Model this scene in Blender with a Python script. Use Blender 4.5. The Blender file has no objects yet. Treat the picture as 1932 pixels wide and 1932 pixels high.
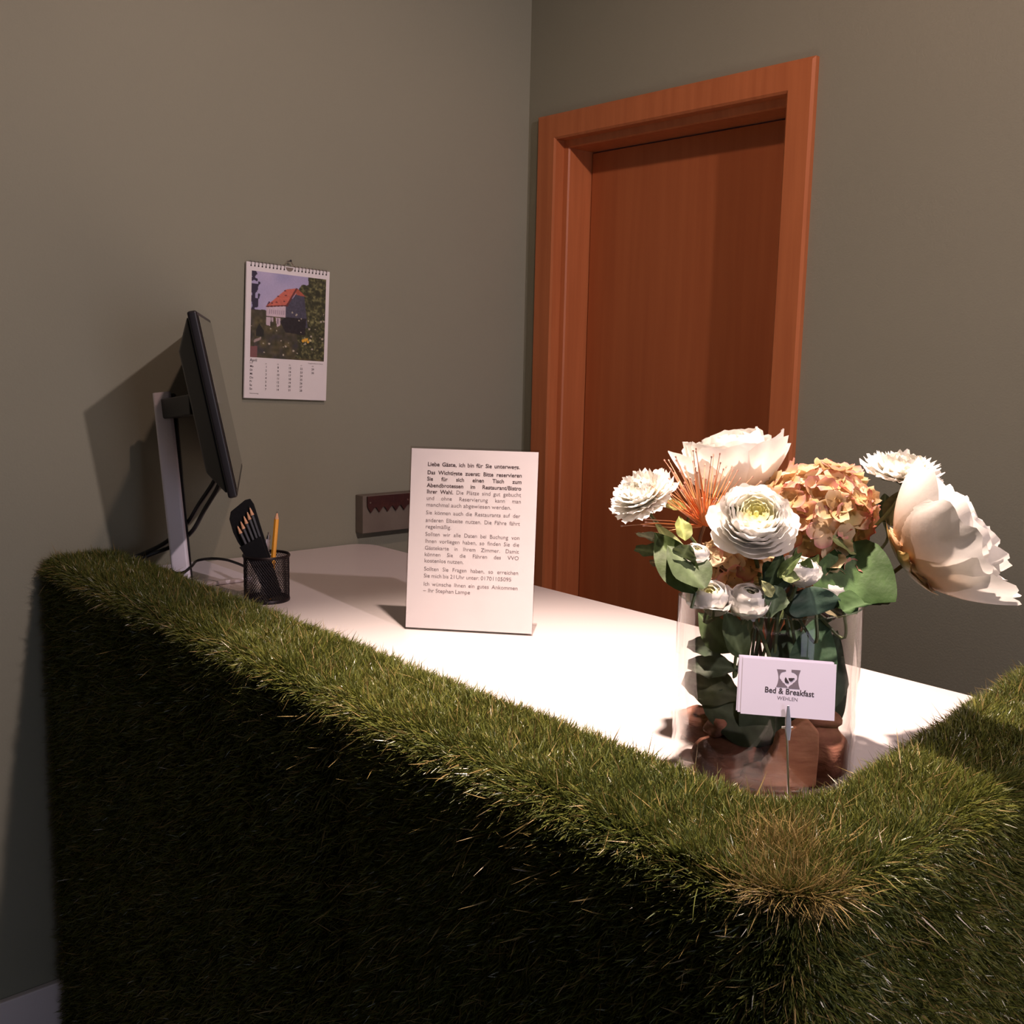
import bpy, math, random
import numpy as np
from mathutils import Vector, Matrix

# ------------------------------------------------------------------ camera
SC = bpy.context.scene
COL = SC.collection
YAW, PITCH, ROLL, FPX = math.radians(47.8668), math.radians(8.3047), math.radians(1.2806), 1975.25
CAMZ = 1.40
fw = Vector((math.cos(YAW)*math.cos(PITCH), math.sin(YAW)*math.cos(PITCH), -math.sin(PITCH)))
rt = Vector((math.sin(YAW), -math.cos(YAW), 0))
up = rt.cross(fw)
R_ = math.cos(ROLL)*rt + math.sin(ROLL)*up
U_ = -math.sin(ROLL)*rt + math.cos(ROLL)*up
cam_d = bpy.data.cameras.new('camera')
cam = bpy.data.objects.new('camera', cam_d)
COL.objects.link(cam)
M = Matrix((R_, U_, -fw)).transposed().to_4x4()
M.translation = Vector((0, 0, CAMZ))
cam.matrix_world = M
cam_d.sensor_width = 36
cam_d.lens = FPX/1932*36
cam_d.clip_start = 0.02
SC.camera = cam

# ------------------------------------------------------------------ world, exposure, lights
w = bpy.data.worlds.new('world'); SC.world = w
w.use_nodes = True
w.node_tree.nodes['Background'].inputs[0].default_value = (0.55, 0.68, 1.0, 1)
w.node_tree.nodes['Background'].inputs[1].default_value = 0.06
SC.view_settings.view_transform = 'Standard'
SC.view_settings.look = 'None'
SC.view_settings.exposure = 0.0
SC.view_settings.gamma = 1.0
SC.view_settings.use_curve_mapping = False
SC.cycles.use_denoising = True
SC.cycles.max_bounces = 7
SC.cycles.transparent_max_bounces = 16
SC.cycles.use_adaptive_sampling = True
SC.cycles.adaptive_threshold = 0.02
SC.cycles.caustics_reflective = False

def light(name, kind, loc, target, energy, color, **kw):
    d = bpy.data.lights.new(name, kind)
    d.energy = energy; d.color = color
    for k, v in kw.items(): setattr(d, k, v)
    o = bpy.data.objects.new(name, d); COL.objects.link(o)
    o.location = loc
    v = Vector(target) - Vector(loc)
    o.rotation_euler = v.to_track_quat('-Z', 'Y').to_euler()
    return o
R = math.radians
WARM = (1.0, 0.70, 0.60)
SPOTS = [  # (x, y, target, energy, cone, blend, colour)
    ((0.88, 0.72), (0.93, 0.82, 0.95), 375, 53, 1.0, (1.0, 0.78, 0.67)),
    ((0.88, 0.72), (0.95, 0.95, 0.95), 24, 172, 0.5, (1.0, 0.64, 0.52)),
    ((0.90, -0.95), (0.80, 1.2, 1.1), 115, 115, 1.0, (1.0, 0.78, 0.79)),
]
CEIL = 2.65
for i, (xy, tg, e, cone, bl, c) in enumerate(SPOTS):
    light('ceiling_spot_light', 'SPOT', (xy[0], xy[1], CEIL-0.045), tg, e, c, spot_size=R(cone), spot_blend=bl, shadow_soft_size=0.03)
light('window_daylight', 'AREA', (0.5, -2.66, 1.3), (0.55, 0, 1.2), 26, (0.76, 0.78, 1.0), shape='RECTANGLE', size=1.1, size_y=1.6)

# ------------------------------------------------------------------ helpers
def rnd(seed): return random.Random(seed)

def tag(o, label=None, cat=None, group=None, kind=None):
    if label: o['label'] = label
    if cat: o['category'] = cat
    if group: o['group'] = group
    if kind: o['kind'] = kind
    return o

def thing(name, loc, label, cat, group=None, rot=(0, 0, 0)):
    o = bpy.data.objects.new(name, None); COL.objects.link(o)
    o.empty_display_size = 0.02
    o.location = loc; o.rotation_euler = rot
    return tag(o, label, cat, group)

class MB:
    def __init__(s): s.v = []; s.f = []; s.c = []; s.col = (1, 1, 1)
    def add(s, vs, fs, cols=None):
        n = len(s.v)
        s.v += [tuple(p) for p in vs]
        s.f += [tuple(i+n for i in f) for f in fs]
        s.c += [tuple(c) for c in cols] if cols is not None else [s.col]*len(vs)
    def box(s, a, b, M=None):
        x0, y0, z0 = a; x1, y1, z1 = b
        vs = [Vector(p) for p in ((x0,y0,z0),(x1,y0,z0),(x1,y1,z0),(x0,y1,z0),(x0,y0,z1),(x1,y0,z1),(x1,y1,z1),(x0,y1,z1))]
        if M: vs = [M @ p for p in vs]
        s.add(vs, [(0,3,2,1),(4,5,6,7),(0,1,5,4),(1,2,6,5),(2,3,7,6),(3,0,4,7)])
    def prism(s, pts, z0, z1, M=None):
        n = len(pts)
        vs = [Vector((x, y, z0)) for x, y in pts] + [Vector((x, y, z1)) for x, y in pts]
        if M: vs = [M @ p for p in vs]
        s.add(vs, [tuple(range(n-1, -1, -1)), tuple(range(n, 2*n))] + [(i, (i+1) % n, n+(i+1) % n, n+i) for i in range(n)])
    def tube(s, pts, rad, seg=8, cap=True, cols=None):
        pts = [Vector(p) for p in pts]
        n = len(pts)
        rads = rad if isinstance(rad, (list, tuple)) else [rad]*n
        t0 = (pts[1]-pts[0]).normalized()
        a = t0.orthogonal().normalized()
        vs = []; cc = []
        for i, p in enumerate(pts):
            t = (pts[min(i+1, n-1)] - pts[max(i-1, 0)]).normalized()
            a = (a - t*a.dot(t)).normalized()
            b = t.cross(a)
            for k in range(seg):
                an = 2*math.pi*k/seg
                vs.append(p + (a*math.cos(an)+b*math.sin(an))*rads[i])
                cc.append(cols[i] if cols else s.col)
        fs = []
        for i in range(n-1):
            for k in range(seg):
                fs.append((i*seg+k, i*seg+(k+1) % seg, (i+1)*seg+(k+1) % seg, (i+1)*seg+k))
        if cap:
            fs.append(tuple(range(seg-1, -1, -1))); fs.append(tuple((n-1)*seg+k for k in range(seg)))
        s.add(vs, fs, cc)
    def lathe(s, prof, seg=48, M=None, close=False):
        vs = []
        for r, z in prof:
            for k in range(seg):
                an = 2*math.pi*k/seg
                p = Vector((r*math.cos(an), r*math.sin(an), z))
                vs.append(M @ p if M else p)
        n = len(prof); fs = []
        for i in range(n if close else n-1):
            j = (i+1) % n
            for k in range(seg):
                fs.append((i*seg+k, i*seg+(k+1) % seg, j*seg+(k+1) % seg, j*seg+k))
        s.add(vs, fs)
    def grid(s, P, cols=None):   # P[i][j] -> points
        n, m = len(P), len(P[0])
        vs = [p for row in P for p in row]
        cc = [c for row in cols for c in row] if cols else None
        s.add(vs, [(i*m+j, i*m+j+1, (i+1)*m+j+1, (i+1)*m+j) for i in range(n-1) for j in range(m-1)], cc)
    def clamp(s):      # keep what hangs inside the vase off its glass
        for i, p in enumerate(s.v):
            if p[2] < VC.z+VH+.003:
                dx, dy = p[0]-VC.x, p[1]-VC.y; r = math.hypot(dx, dy)
                if r > VR-.006: k = (VR-.006)/r; s.v[i] = (VC.x+dx*k, VC.y+dy*k, max(p[2], VC.z+.013))
        return s
    def build(s, name, mat, parent=None, smooth=False, bevel=0, sub=0, loc=None, angle=40):
        me = bpy.data.meshes.new(name)
        me.from_pydata([tuple(p) for p in s.v], [], s.f)
        me.materials.append(mat)
        at = me.color_attributes.new('Col', 'FLOAT_COLOR', 'POINT')
        at.data.foreach_set('color', np.array([list(c)+[1.0] for c in s.c], 'f').ravel())
        if smooth:
            me.polygons.foreach_set('use_smooth', [True]*len(me.polygons))
            if angle < 180: 
                try: me.set_sharp_from_angle(angle=R(angle))
                except Exception: pass
        me.update()
        o = bpy.data.objects.new(name, me); COL.objects.link(o)
        if parent is not None:
            o.parent = parent
            bpy.context.view_layer.update()
            o.matrix_parent_inverse = parent.matrix_world.inverted()
        if loc: o.location = loc
        if bevel:
            m = o.modifiers.new('b', 'BEVEL'); m.width = bevel; m.segments = 3; m.limit_method = 'ANGLE'
            me.polygons.foreach_set('use_smooth', [True]*len(me.polygons))
            m2 = o.modifiers.new('w', 'WEIGHTED_NORMAL')
        if sub:
            m = o.modifiers.new('s', 'SUBSURF'); m.levels = sub; m.render_levels = sub
        return o

def W(px, py, d):     # a point d metres deep along the sight line measured in the photograph
    return Vector((0, 0, CAMZ)) + (fw + R_*((px-966)/FPX) - U_*((py-966)/FPX))*d

def mat(name, col, rough=0.5, metal=0.0, spec=0.5, var=0.0, vscale=20, bump=0.0, bscale=200, vcol=False, stretch=None, col2=None, trans=0.0, coat=0.0):
    m = bpy.data.materials.new(name); m.use_nodes = True
    nt = m.node_tree; N = nt.nodes; L = nt.links
    b = N['Principled BSDF']
    b.inputs['Roughness'].default_value = rough
    b.inputs['Metallic'].default_value = metal
    b.inputs['Specular IOR Level'].default_value = spec
    b.inputs['Coat Weight'].default_value = coat
    tc = N.new('ShaderNodeTexCoord'); mp = N.new('ShaderNodeMapping'); L.new(tc.outputs['Object'], mp.inputs[0])
    if stretch: mp.inputs['Scale'].default_value = stretch
    if vcol:
        vc = N.new('ShaderNodeVertexColor'); vc.layer_name = 'Col'; base = vc.outputs['Color']
    else:
        rg = N.new('ShaderNodeRGB'); rg.outputs[0].default_value = (*col, 1); base = rg.outputs[0]
    nz = N.new('ShaderNodeTexNoise'); nz.inputs['Scale'].default_value = vscale; nz.inputs['Detail'].default_value = 6
    L.new(mp.outputs[0], nz.inputs['Vector'])
    mx = N.new('ShaderNodeMix'); mx.data_type = 'RGBA'
    rr = N.new('ShaderNodeMapRange'); L.new(nz.outputs['Fac'], rr.inputs['Value'])
    rr.inputs['From Min'].default_value = .35; rr.inputs['From Max'].default_value = .65
    if col2 is not None:
        L.new(rr.outputs[0], mx.inputs['Factor']); L.new(base, mx.inputs['A']); mx.inputs['B'].default_value = (*col2, 1)
    else:
        mx.blend_type = 'MULTIPLY'
        rr.inputs['To Min'].default_value = 0; rr.inputs['To Max'].default_value = 1
        L.new(rr.outputs[0], mx.inputs['Factor']); L.new(base, mx.inputs['A']); mx.inputs['B'].default_value = (1-var, 1-var, 1-var, 1)
    L.new(mx.outputs['Result'], b.inputs['Base Color'])
    if bump:
        n2 = N.new('ShaderNodeTexNoise'); n2.inputs['Scale'].default_value = bscale; n2.inputs['Detail'].default_value = 4
        L.new(mp.outputs[0], n2.inputs['Vector'])
        bp = N.new('ShaderNodeBump'); bp.inputs['Strength'].default_value = bump; bp.inputs['Distance'].default_value = 0.002
        L.new(n2.outputs['Fac'], bp.inputs['Height']); L.new(bp.outputs[0], b.inputs['Normal'])
    if trans:
        t = N.new('ShaderNodeBsdfTranslucent'); L.new(mx.outputs['Result'], t.inputs['Color'])
        ms = N.new('ShaderNodeMixShader'); ms.inputs[0].default_value = trans
        L.new(b.outputs[0], ms.inputs[1]); L.new(t.outputs[0], ms.inputs[2])
        L.new(ms.outputs[0], N['Material Output'].inputs['Surface'])
    return m

def clear_mat(name, tint=(0.96, 0.98, 0.97), refl=0.9, rough=0.0):
    m = bpy.data.materials.new(name); m.use_nodes = True
    nt = m.node_tree; N = nt.nodes; L = nt.links
    N.remove(N['Principled BSDF'])
    t = N.new('ShaderNodeBsdfTransparent'); t.inputs[0].default_value = (*tint, 1)
    g = N.new('ShaderNodeBsdfGlossy'); g.inputs['Roughness'].default_value = rough; g.inputs['Color'].default_value = (refl, refl, refl, 1)
    lw = N.new('ShaderNodeLayerWeight'); lw.inputs['Blend'].default_value = 0.5
    pw = N.new('ShaderNodeMath'); pw.operation = 'POWER'; pw.inputs[1].default_value = 3.8; L.new(lw.outputs['Facing'], pw.inputs[0])
    ma = N.new('ShaderNodeMath'); ma.operation = 'MULTIPLY_ADD'; ma.inputs[1].default_value = .75; ma.inputs[2].default_value = .022; L.new(pw.outputs[0], ma.inputs[0])
    mx = N.new('ShaderNodeMixShader')
    L.new(ma.outputs[0], mx.inputs[0]); L.new(t.outputs[0], mx.inputs[1]); L.new(g.outputs[0], mx.inputs[2])
    L.new(mx.outputs[0], N['Material Output'].inputs['Surface'])
    return m

WALL = mat('sage_wall_paint', (0.275, 0.280, 0.212), 0.85, spec=0.25, var=0.05, vscale=1.6, bump=0.25, bscale=260)
CEILM = mat('ceiling_paint', (0.62, 0.60, 0.56), 0.9, var=0.04, vscale=2, bump=0.1)
FLOORM = mat('grey_floor_tile', (0.10, 0.09, 0.085), 0.5, var=0.15, vscale=4, bump=0.05)
TRIM = mat('white_lacquer', (0.80, 0.74, 0.74), 0.35, var=0.03, vscale=5, bump=0.02)
WOOD = mat('beech_veneer', (0.50, 0.165, 0.060), 0.42, spec=0.35, col2=(0.43, 0.135, 0.048), vscale=9, stretch=(6, 6, 0.35), bump=0.05, bscale=60)
LEAFW = mat('beech_leaf_veneer', (0.42, 0.130, 0.044), 0.45, spec=0.3, col2=(0.37, 0.108, 0.036), vscale=7, stretch=(5, 5, 0.25), bump=0.05, bscale=60)
DESK = mat('white_desk_laminate', (0.72, 0.665, 0.645), 0.38, var=0.02, vscale=3)
BLACKP = mat('black_plastic', (0.012, 0.011, 0.013), 0.38, var=0.1, bump=0.05, bscale=600)
SCREEN = mat('monitor_glass', (0.010, 0.010, 0.012), 0.08, spec=0.8, var=0.05)
SILVER = mat('satin_silver', (0.92, 0.88, 0.97), 0.32, metal=0.0, spec=.9, var=0.03)
STEEL = mat('polished_steel', (0.80, 0.76, 0.74), 0.30, metal=1.0, var=0.04)
PAPER = mat('white_paper', (0.80, 0.78, 0.79), 0.7, spec=0.3, var=0.02, vscale=30)
VCOLP = mat('printed_picture', (1, 1, 1), 0.45, vcol=True, var=0.06, vscale=300)
INK = mat('dark_ink', (0.035, 0.025, 0.03), 0.6, var=0.1)
INKG = mat('grey_ink', (0.16, 0.13, 0.14), 0.6, var=0.1)
GREYLOGO = mat('grey_logo_ink', (0.17, 0.14, 0.17), 0.6, var=0.1)
ACRYL = clear_mat('clear_acrylic', (0.97, 0.96, 0.96))
GLASS = clear_mat('clear_vase_glass', (0.975, 0.965, 0.96))
PETAL = mat('petal_silk', (1, 1, 1), 0.6, spec=0.2, vcol=True, var=0.04, vscale=120, bump=0.1, bscale=240, trans=0.42)
LEAFM = mat('leaf_silk', (1, 1, 1), 0.55, spec=0.2, vcol=True, var=0.25, vscale=70, bump=0.2, bscale=200, trans=0.15)
STEMM = mat('stem_green', (1, 1, 1), 0.5, vcol=True, var=0.2, vscale=90)
DRIFT = mat('driftwood', (0.30, 0.135, 0.085), 0.8, spec=0.2, col2=(0.19, 0.075, 0.05), vscale=45, stretch=(1, 1, 3), bump=0.7, bscale=90)
BLOCKM = mat('pale_driftwood', (0.42, 0.20, 0.115), 0.8, spec=0.2, col2=(0.32, 0.14, 0.08), vscale=40, stretch=(1, 1, 3), bump=0.6, bscale=90)
TURF = mat('turf_blades', (1, 1, 1), 0.32, spec=0.45, vcol=True, var=0.0, trans=.12)
TURFB = mat('turf_backing', (0.012, 0.014, 0.006), 0.9, spec=0.1, var=0.4, vscale=80, bump=0.6, bscale=300)
YELLOW = mat('yellow_lacquer', (0.88, 0.40, 0.03), 0.35, var=0.03)
RAWWOOD = mat('raw_pencil_wood', (0.75, 0.42, 0.24), 0.7, var=0.2, vscale=400)
GRAPH = mat('graphite', (0.03, 0.03, 0.03), 0.5)
FABRIC = mat('black_case_fabric', (0.010, 0.011, 0.013), 0.8, spec=0.2, var=0.2, vscale=200, bump=0.3, bscale=900)
WIREM = mat('black_wire_mesh', (0.015, 0.010, 0.012), 0.4, metal=0.4)
RUST = mat('rusty_blade', (0.085, 0.028, 0.022), 0.5, metal=0.3, col2=(0.045, 0.016, 0.016), vscale=30, bump=0.4, bscale=120)
PLAQUE = mat('plaque_board', (0.17, 0.145, 0.115), 0.75, col2=(0.14, 0.115, 0.09), vscale=12, bump=0.2)
CABLEM = mat('black_cable', (0.010, 0.010, 0.011), 0.45)
LAMPM = mat('lamp_housing', (0.7, 0.7, 0.7), 0.3, metal=0.8)

def emis(name, c, s):
    m = bpy.data.materials.new(name); m.use_nodes = True
    N = m.node_tree.nodes; N.remove(N['Principled BSDF'])
    e = N.new('ShaderNodeEmission'); e.inputs[0].default_value = (*c, 1); e.inputs[1].default_value = s
    m.node_tree.links.new(e.outputs[0], N['Material Output'].inputs['Surface']); return m
BULB = emis('lamp_glow', (1.0, 0.8, 0.68), 6)

# ------------------------------------------------------------------ room
WX, WY = 1.92, 2.09          # door wall plane, calendar wall plane
X0, Y0 = -2.4, -2.5
def struct(name, mb, m, parent=None, **kw):
    o = mb.build(name, m, parent, **kw)
    if parent is None: o['kind'] = 'structure'
    return o
b = MB(); b.box((X0-.1, Y0-.12, -.1), (2.9, WY+.12, 0)); struct('floor', b, FLOORM)
b = MB(); b.box((X0-.1, Y0-.12, CEIL), (2.9, WY+.12, CEIL+.1)); struct('ceiling', b, CEILM)
b = MB(); b.box((X0-.1, WY, 0), (WX+.12, WY+.12, CEIL)); struct('wall_left', b, WALL)
b = MB(); b.box((X0-.1, Y0, 0), (X0, WY, CEIL)); struct('wall_back', b, WALL)
# door wall with its opening
DY0, DY1, DZ = 1.285, 1.985, 1.965
b = MB()
b.box((WX, Y0, 0), (WX+.13, DY0, CEIL)); b.box((WX, DY1, 0), (WX+.13, WY, CEIL)); b.box((WX, DY0, DZ), (WX+.13, DY1, CEIL))
struct('wall_right', b, WALL)
# window wall
wx0, wx1, wz0, wz1 = -.03, 1.03, .42, 2.1
b = MB()
b.box((X0, Y0-.12, 0), (wx0, Y0, CEIL)); b.box((wx1, Y0-.12, 0), (WX+.13, Y0, CEIL))
b.box((wx0, Y0-.12, 0), (wx1, Y0, wz0)); b.box((wx0, Y0-.12, wz1), (wx1, Y0, CEIL))
struct('wall_front', b, WALL)
wn = bpy.data.objects.new('window_1', None); COL.objects.link(wn); wn.location = ((wx0+wx1)/2, Y0-.06, wz0); wn['kind'] = 'structure'
b = MB()
b.box((wx0, Y0-.09, wz0), (wx0+.06, Y0-.03, wz1)); b.box((wx1-.06, Y0-.09, wz0), (wx1, Y0-.03, wz1))
b.box((wx0+.06, Y0-.09, wz0), (wx1-.06, Y0-.03, wz0+.06)); b.box((wx0+.06, Y0-.09, wz1-.06), (wx1-.06, Y0-.03, wz1))
b.box((.47, Y0-.09, wz0+.06), (.53, Y0-.03, wz1-.06))
b.build('window_frame', TRIM, wn, bevel=.003)
b = MB(); b.box((wx0+.06, Y0-.062, wz0+.06), (.47, Y0-.058, wz1-.06)); b.build('window_pane', GLASS, wn)
b = MB(); b.box((.53, Y0-.062, wz0+.06), (wx1-.06, Y0-.058, wz1-.06)); b.build('window_pane', GLASS, wn)

def skirt(name, pts, n):
    b = MB()
    for (a, c) in pts: b.box(a, c)
    struct(name, b, TRIM, bevel=.003)
skirt('baseboard_left', [((X0, WY-.016, 0), (WX, WY, .118))], 0)
skirt('baseboard_right', [((WX-.016, Y0, 0), (WX, 1.232, .118))], 0)

door = bpy.data.objects.new('door_1', None); COL.objects.link(door); door.location = (WX, 1.635, 0); door['kind'] = 'structure'
def door_frame():
    # casing (front lip), stepped lining, built as profile rings swept round the opening
    b = MB()
    yo0, yo1, zo = 1.236, 2.042, 2.012      # outer casing
    yi0, yi1, zi = 1.300, 1.974, 1.950      # inner casing
    ys0, ys1, zs = 1.318, 1.957, 1.932      # door stop step
    xs = WX-.016
    prof = [  # (outer/inner mix: y inset from outer, x)
        ('o', WX), ('o', xs+.004), ('o4', xs), ('i4', xs), ('i', xs+.004), ('i', WX+.016), ('s3', WX+.018), ('s', WX+.022), ('s', WX+.125)]
    def ring(k, x):
        d = {'o': (yo0, yo1, zo), 'o4': (yo0+.006, yo1-.006, zo-.006), 'i4': (yi0-.005, yi1+.005, zi+.005),
             'i': (yi0, yi1, zi), 's3': (ys0-.003, ys1+.003, zs+.003), 's': (ys0, ys1, zs)}[k]
        y0, y1, z = d
        return [(x, y0, 0), (x, y0, z), (x, y1, z), (x, y1, 0)]
    rings = [ring(k, x) for k, x in prof]
    n = len(rings)
    vs = [p for r in rings for p in r]
    fs = []
    for i in range(n-1):
        for j in range(3):
            fs.append((i*4+j, (i+1)*4+j, (i+1)*4+j+1, i*4+j+1))
    b.add(vs, fs)
    # wood behind the casing so the frame is solid
    b.box((WX+.001, yo0+.003, 0), (WX+.004, yi0-.002, zo-.003)); b.box((WX+.001, yi1+.002, 0), (WX+.004, yo1-.003, zo-.003))
    return b
door_frame().build('door_frame', WOOD, door)
b = MB(); b.box((2.020, 1.321, .006), (2.045, 1.954, 1.929)); b.build('door_leaf', LEAFW, door, bevel=.002)
b = MB(); b.box((2.010, 1.36, 1.00), (2.020, 1.395, 1.17)); b.tube([(2.012, 1.378, 1.13), (1.975, 1.378, 1.13), (1.968, 1.40, 1.13), (1.968, 1.48, 1.13)], .009, 10)
b.build('door_handle', STEEL, door, smooth=True)

# ceiling downlights
for i, (xy, tg, e, cone, bl, c) in enumerate(SPOTS[1:]):
    lab = ['recessed round ceiling downlight above the white desk', 'recessed round ceiling downlight on the window side of the desk'][i]
    t = thing('ceiling_downlight', (xy[0], xy[1], CEIL-.01), lab, 'lamp', 'ceiling downlights')
    b = MB(); b.lathe([(.052, 0), (.052, -.006), (.040, -.008), (.037, 0.0)], 32, Matrix.Translation((xy[0], xy[1], CEIL)), close=True); b.build('trim_ring', LAMPM, t, smooth=True)
    b = MB(); b.lathe([(0.0005, -.001), (.036, -.001), (.036, -.003), (.0005, -.003)], 24, Matrix.Translation((xy[0], xy[1], CEIL)), close=True); b.build('bulb', BULB, t)

# ------------------------------------------------------------------ desk
DZT = CAMZ-.446
desk = thing('reception_desk', (1.12, 1.3, 0), 'white laminate reception desk behind the grass covered counter, rounded far corner', 'desk')
cx, cy, cr = 1.412, 2.085, .055
pts = [(.835, .53), (1.412, .575), (1.412, cy-cr)]
pts += [(cx-cr+cr*math.cos(a), cy-cr+cr*math.sin(a)) for a in np.linspace(0, math.pi/2, 8)][1:]
pts += [(.835, cy)]
b = MB(); b.prism(pts, DZT-.028, DZT); b.build('desktop', DESK, desk, bevel=.0015)
for (x, y) in ((.90, 2.0), (1.34, 2.0), (1.34, .66)):
    b = MB(); b.box((x-.025, y-.025, 0), (x+.025, y+.025, DZT-.0285)); b.build('leg', DESK, desk, bevel=.003)

# ------------------------------------------------------------------ grass covered counter
counter = thing('grass_counter', (.74, 1.1, 0), 'corner counter front wrapped in dark green artificial grass', 'counter')
TZ = CAMZ-.4065
XO, XI, YO = .664, .806, .396
CRN = .055     # plan radius of the outer corner
core = MB()
core.prism([(XO+CRN-CRN*math.sin(a), YO+CRN-CRN*math.cos(a)) for a in np.linspace(math.pi/2, 0, 9)] + [(1.75, YO), (1.75, .575), (1.45, .56), (.87, .495), (XI, .53), (XI, WY-.004), (XO, WY-.004)], 0.004, TZ)
core.build('counter_core', TURFB, counter, bevel=.02)

def turf():
    rs = np.random.RandomState(7)
    P = []; Nn = []; Wd = []; Ln = []; tan = []
    def area(n, fpos, fnor, width, length, tanp=0.06):
        a = rs.rand(n); c = rs.rand(n)
        p = fpos(a, c); nn = fnor(a, c)
        P.append(p); Nn.append(nn)
        Wd.append(width*(.75+.5*rs.rand(n))); Ln.append(length*(.7+.5*rs.rand(n)))
        tan.append(np.where(rs.rand(n) < tanp, 1.0, 0.0))
    rr = .022
    def inner_y(x):      # inner edge line of the right hand panel
        return np.interp(x, [.8, .87, 1.45, 1.75], [.53, .495, .56, .575])
    # across profile for front panel: s in 0..1 from outer round over top to inner round
    def prof(c, lo, hi, ztop, r):
        # returns offset, z, n_off, n_z along arc: quarter round, flat, quarter round
        Lf = hi-lo-2*r; q = math.pi/2*r; T = q*2+Lf
        s = c*T
        off = np.empty_like(s); z = np.empty_like(s); no = np.empty_like(s); nz = np.empty_like(s)
        m = s < q; an = s/r
        off = np.where(m, lo+r-r*np.cos(an), off); z = np.where(m, ztop-r+r*np.sin(an), z); no = np.where(m, -np.cos(an), no); nz = np.where(m, np.sin(an), nz)
        m = (s >= q) & (s < q+Lf)
        off = np.where(m, lo+r+(s-q), off); z = np.where(m, ztop, z); no = np.where(m, 0, no); nz = np.where(m, 1, nz)
        m = s >= q+Lf; an = (s-q-Lf)/r
        off = np.where(m, hi-r+r*np.sin(an), off); z = np.where(m, ztop-r+r*np.cos(an), z); no = np.where(m, np.sin(an), no); nz = np.where(m, np.cos(an), nz)
        return off, z, no, nz
    def front_top(a, c):
        y = YO-.0+a*(WY-.012-YO); o, z, no, nz = prof(c, XO, XI, TZ, rr); return np.stack([o, y, z], 1)
    def front_top_n(a, c):
        o, z, no, nz = prof(c, XO, XI, TZ, rr); return np.stack([no, 0*no, nz], 1)
    area(125000, front_top, front_top_n, .00135, .0185)
    def right_top(a, c):
        x = XO+.0+a*(1.68-XO); yi = inner_y(x); o, z, no, nz = prof(c, 0, .14, TZ, rr)
        y = YO+(yi-YO)*o/.14; return np.stack([x, y, z], 1)
    def right_top_n(a, c):
        o, z, no, nz = prof(c, 0, .14, TZ, rr); return np.stack([0*no, no, nz], 1)
    area(95000, right_top, right_top_n, .00135, .0185)
    # outer front face, dense where it is near
    for (y0, y1, z0, z1, n) in ((YO, 1.0, TZ-.42, TZ-.015, 60000), (1.0, WY-.012, TZ-.55, TZ-.015, 42000), (1.3, WY-.012, .01, TZ-.55, 16000)):
        area(n, lambda a, c: np.stack([np.full_like(a, XO), y0+a*(y1-y0), z0+c*(z1-z0)], 1), lambda a, c: np.tile([-1., 0, 0], (len(a), 1)), .0016, .0175)
    area(70000, lambda a, c: np.stack([XO+a*(1.3-XO), np.full_like(a, YO), TZ-.34+c*.325], 1), lambda a, c: np.tile([0, -1., 0], (len(a), 1)), .0016, .0175)
    # inner faces just above the desk
    area(16000, lambda a, c: np.stack([np.full_like(a, XI), .52+a*(WY-.012-.52), TZ-.026+c*.016], 1), lambda a, c: np.tile([1., 0, .3], (len(a), 1)), .0014, .015)
    area(9000, lambda a, c: np.stack([.84+a*.8, inner_y(.84+a*.8), TZ-.026+c*.016], 1), lambda a, c: np.tile([0, 1., .3], (len(a), 1)), .0014, .015)
    # rounded vertical outer corner
    area(9000, lambda a, c: np.stack([XO+.008*np.ones_like(a)*(1-a), YO+.008*a, TZ-.42+c*.415], 1), lambda a, c: np.stack([-np.cos(a*1.57), -np.sin(a*1.57), 0*a], 1), .0016, .0175)
    # wall end of the panel and the straw coloured tuft at the corner seam
    def seam(a, c):
        t = a; g = rs.normal(0, .020, (len(a), 2))
        return np.stack([XO+.012+t*.085+g[:, 0], YO+.012+t*.07+g[:, 1]*.8, np.full_like(a, TZ-.002)], 1)
    area(9000, seam, lambda a, c: np.stack([-.5+.5*a, -.5+.5*a, .7+0*a], 1), .0011, .021, .72)
    P = np.concatenate(P); Nn = np.concatenate(Nn); Wd = np.concatenate(Wd); Ln = np.concatenate(Ln); tan = np.concatenate(tan)
    n = len(P)
    # keep blades out of the other panel's volume
    Nn /= np.linalg.norm(Nn, axis=1, keepdims=True)
    # round the outer corner in plan
    cx_, cy_ = XO+CRN, YO+CRN
    dx = cx_-P[:, 0]; dy = cy_-P[:, 1]; dd = np.hypot(dx, dy)
    m = (dx > 0) & (dy > 0) & (dd > CRN)
    P[m, 0] = cx_-dx[m]/dd[m]*CRN; P[m, 1] = cy_-dy[m]/dd[m]*CRN
    hz = np.sqrt(np.maximum(0, 1-Nn[m, 2]**2)); hz = np.maximum(hz, .5)
    Nn[m, 0] = -dx[m]/dd[m]*hz; Nn[m, 1] = -dy[m]/dd[m]*hz
    Nn /= np.linalg.norm(Nn, axis=1, keepdims=True)
    # clumped lean: smooth direction field plus jitter
    def field(p, k, sd):
        r2 = np.random.RandomState(sd); out = np.zeros((len(p), 3))
        for i in range(7):
            f = r2.normal(0, k, (3, 3)); ph = r2.rand(3)*6.28
            out += np.sin(p @ f + ph)
        return out/2.6
    lean = field(P, 55, 3)*.28 + field(P, 16, 5)*.20 + rs.normal(0, .42, (n, 3))
    D = Nn + lean
    # blades on the faces hang a little, top ones fan outwards
    D[:, 2] -= .10*(1-np.abs(Nn[:, 2]))
    D[:, 0] -= .30*Nn[:, 2]*np.clip(1-(P[:, 0]-XO)/.10, 0, 1)*(P[:, 1] > YO+.02)
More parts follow.
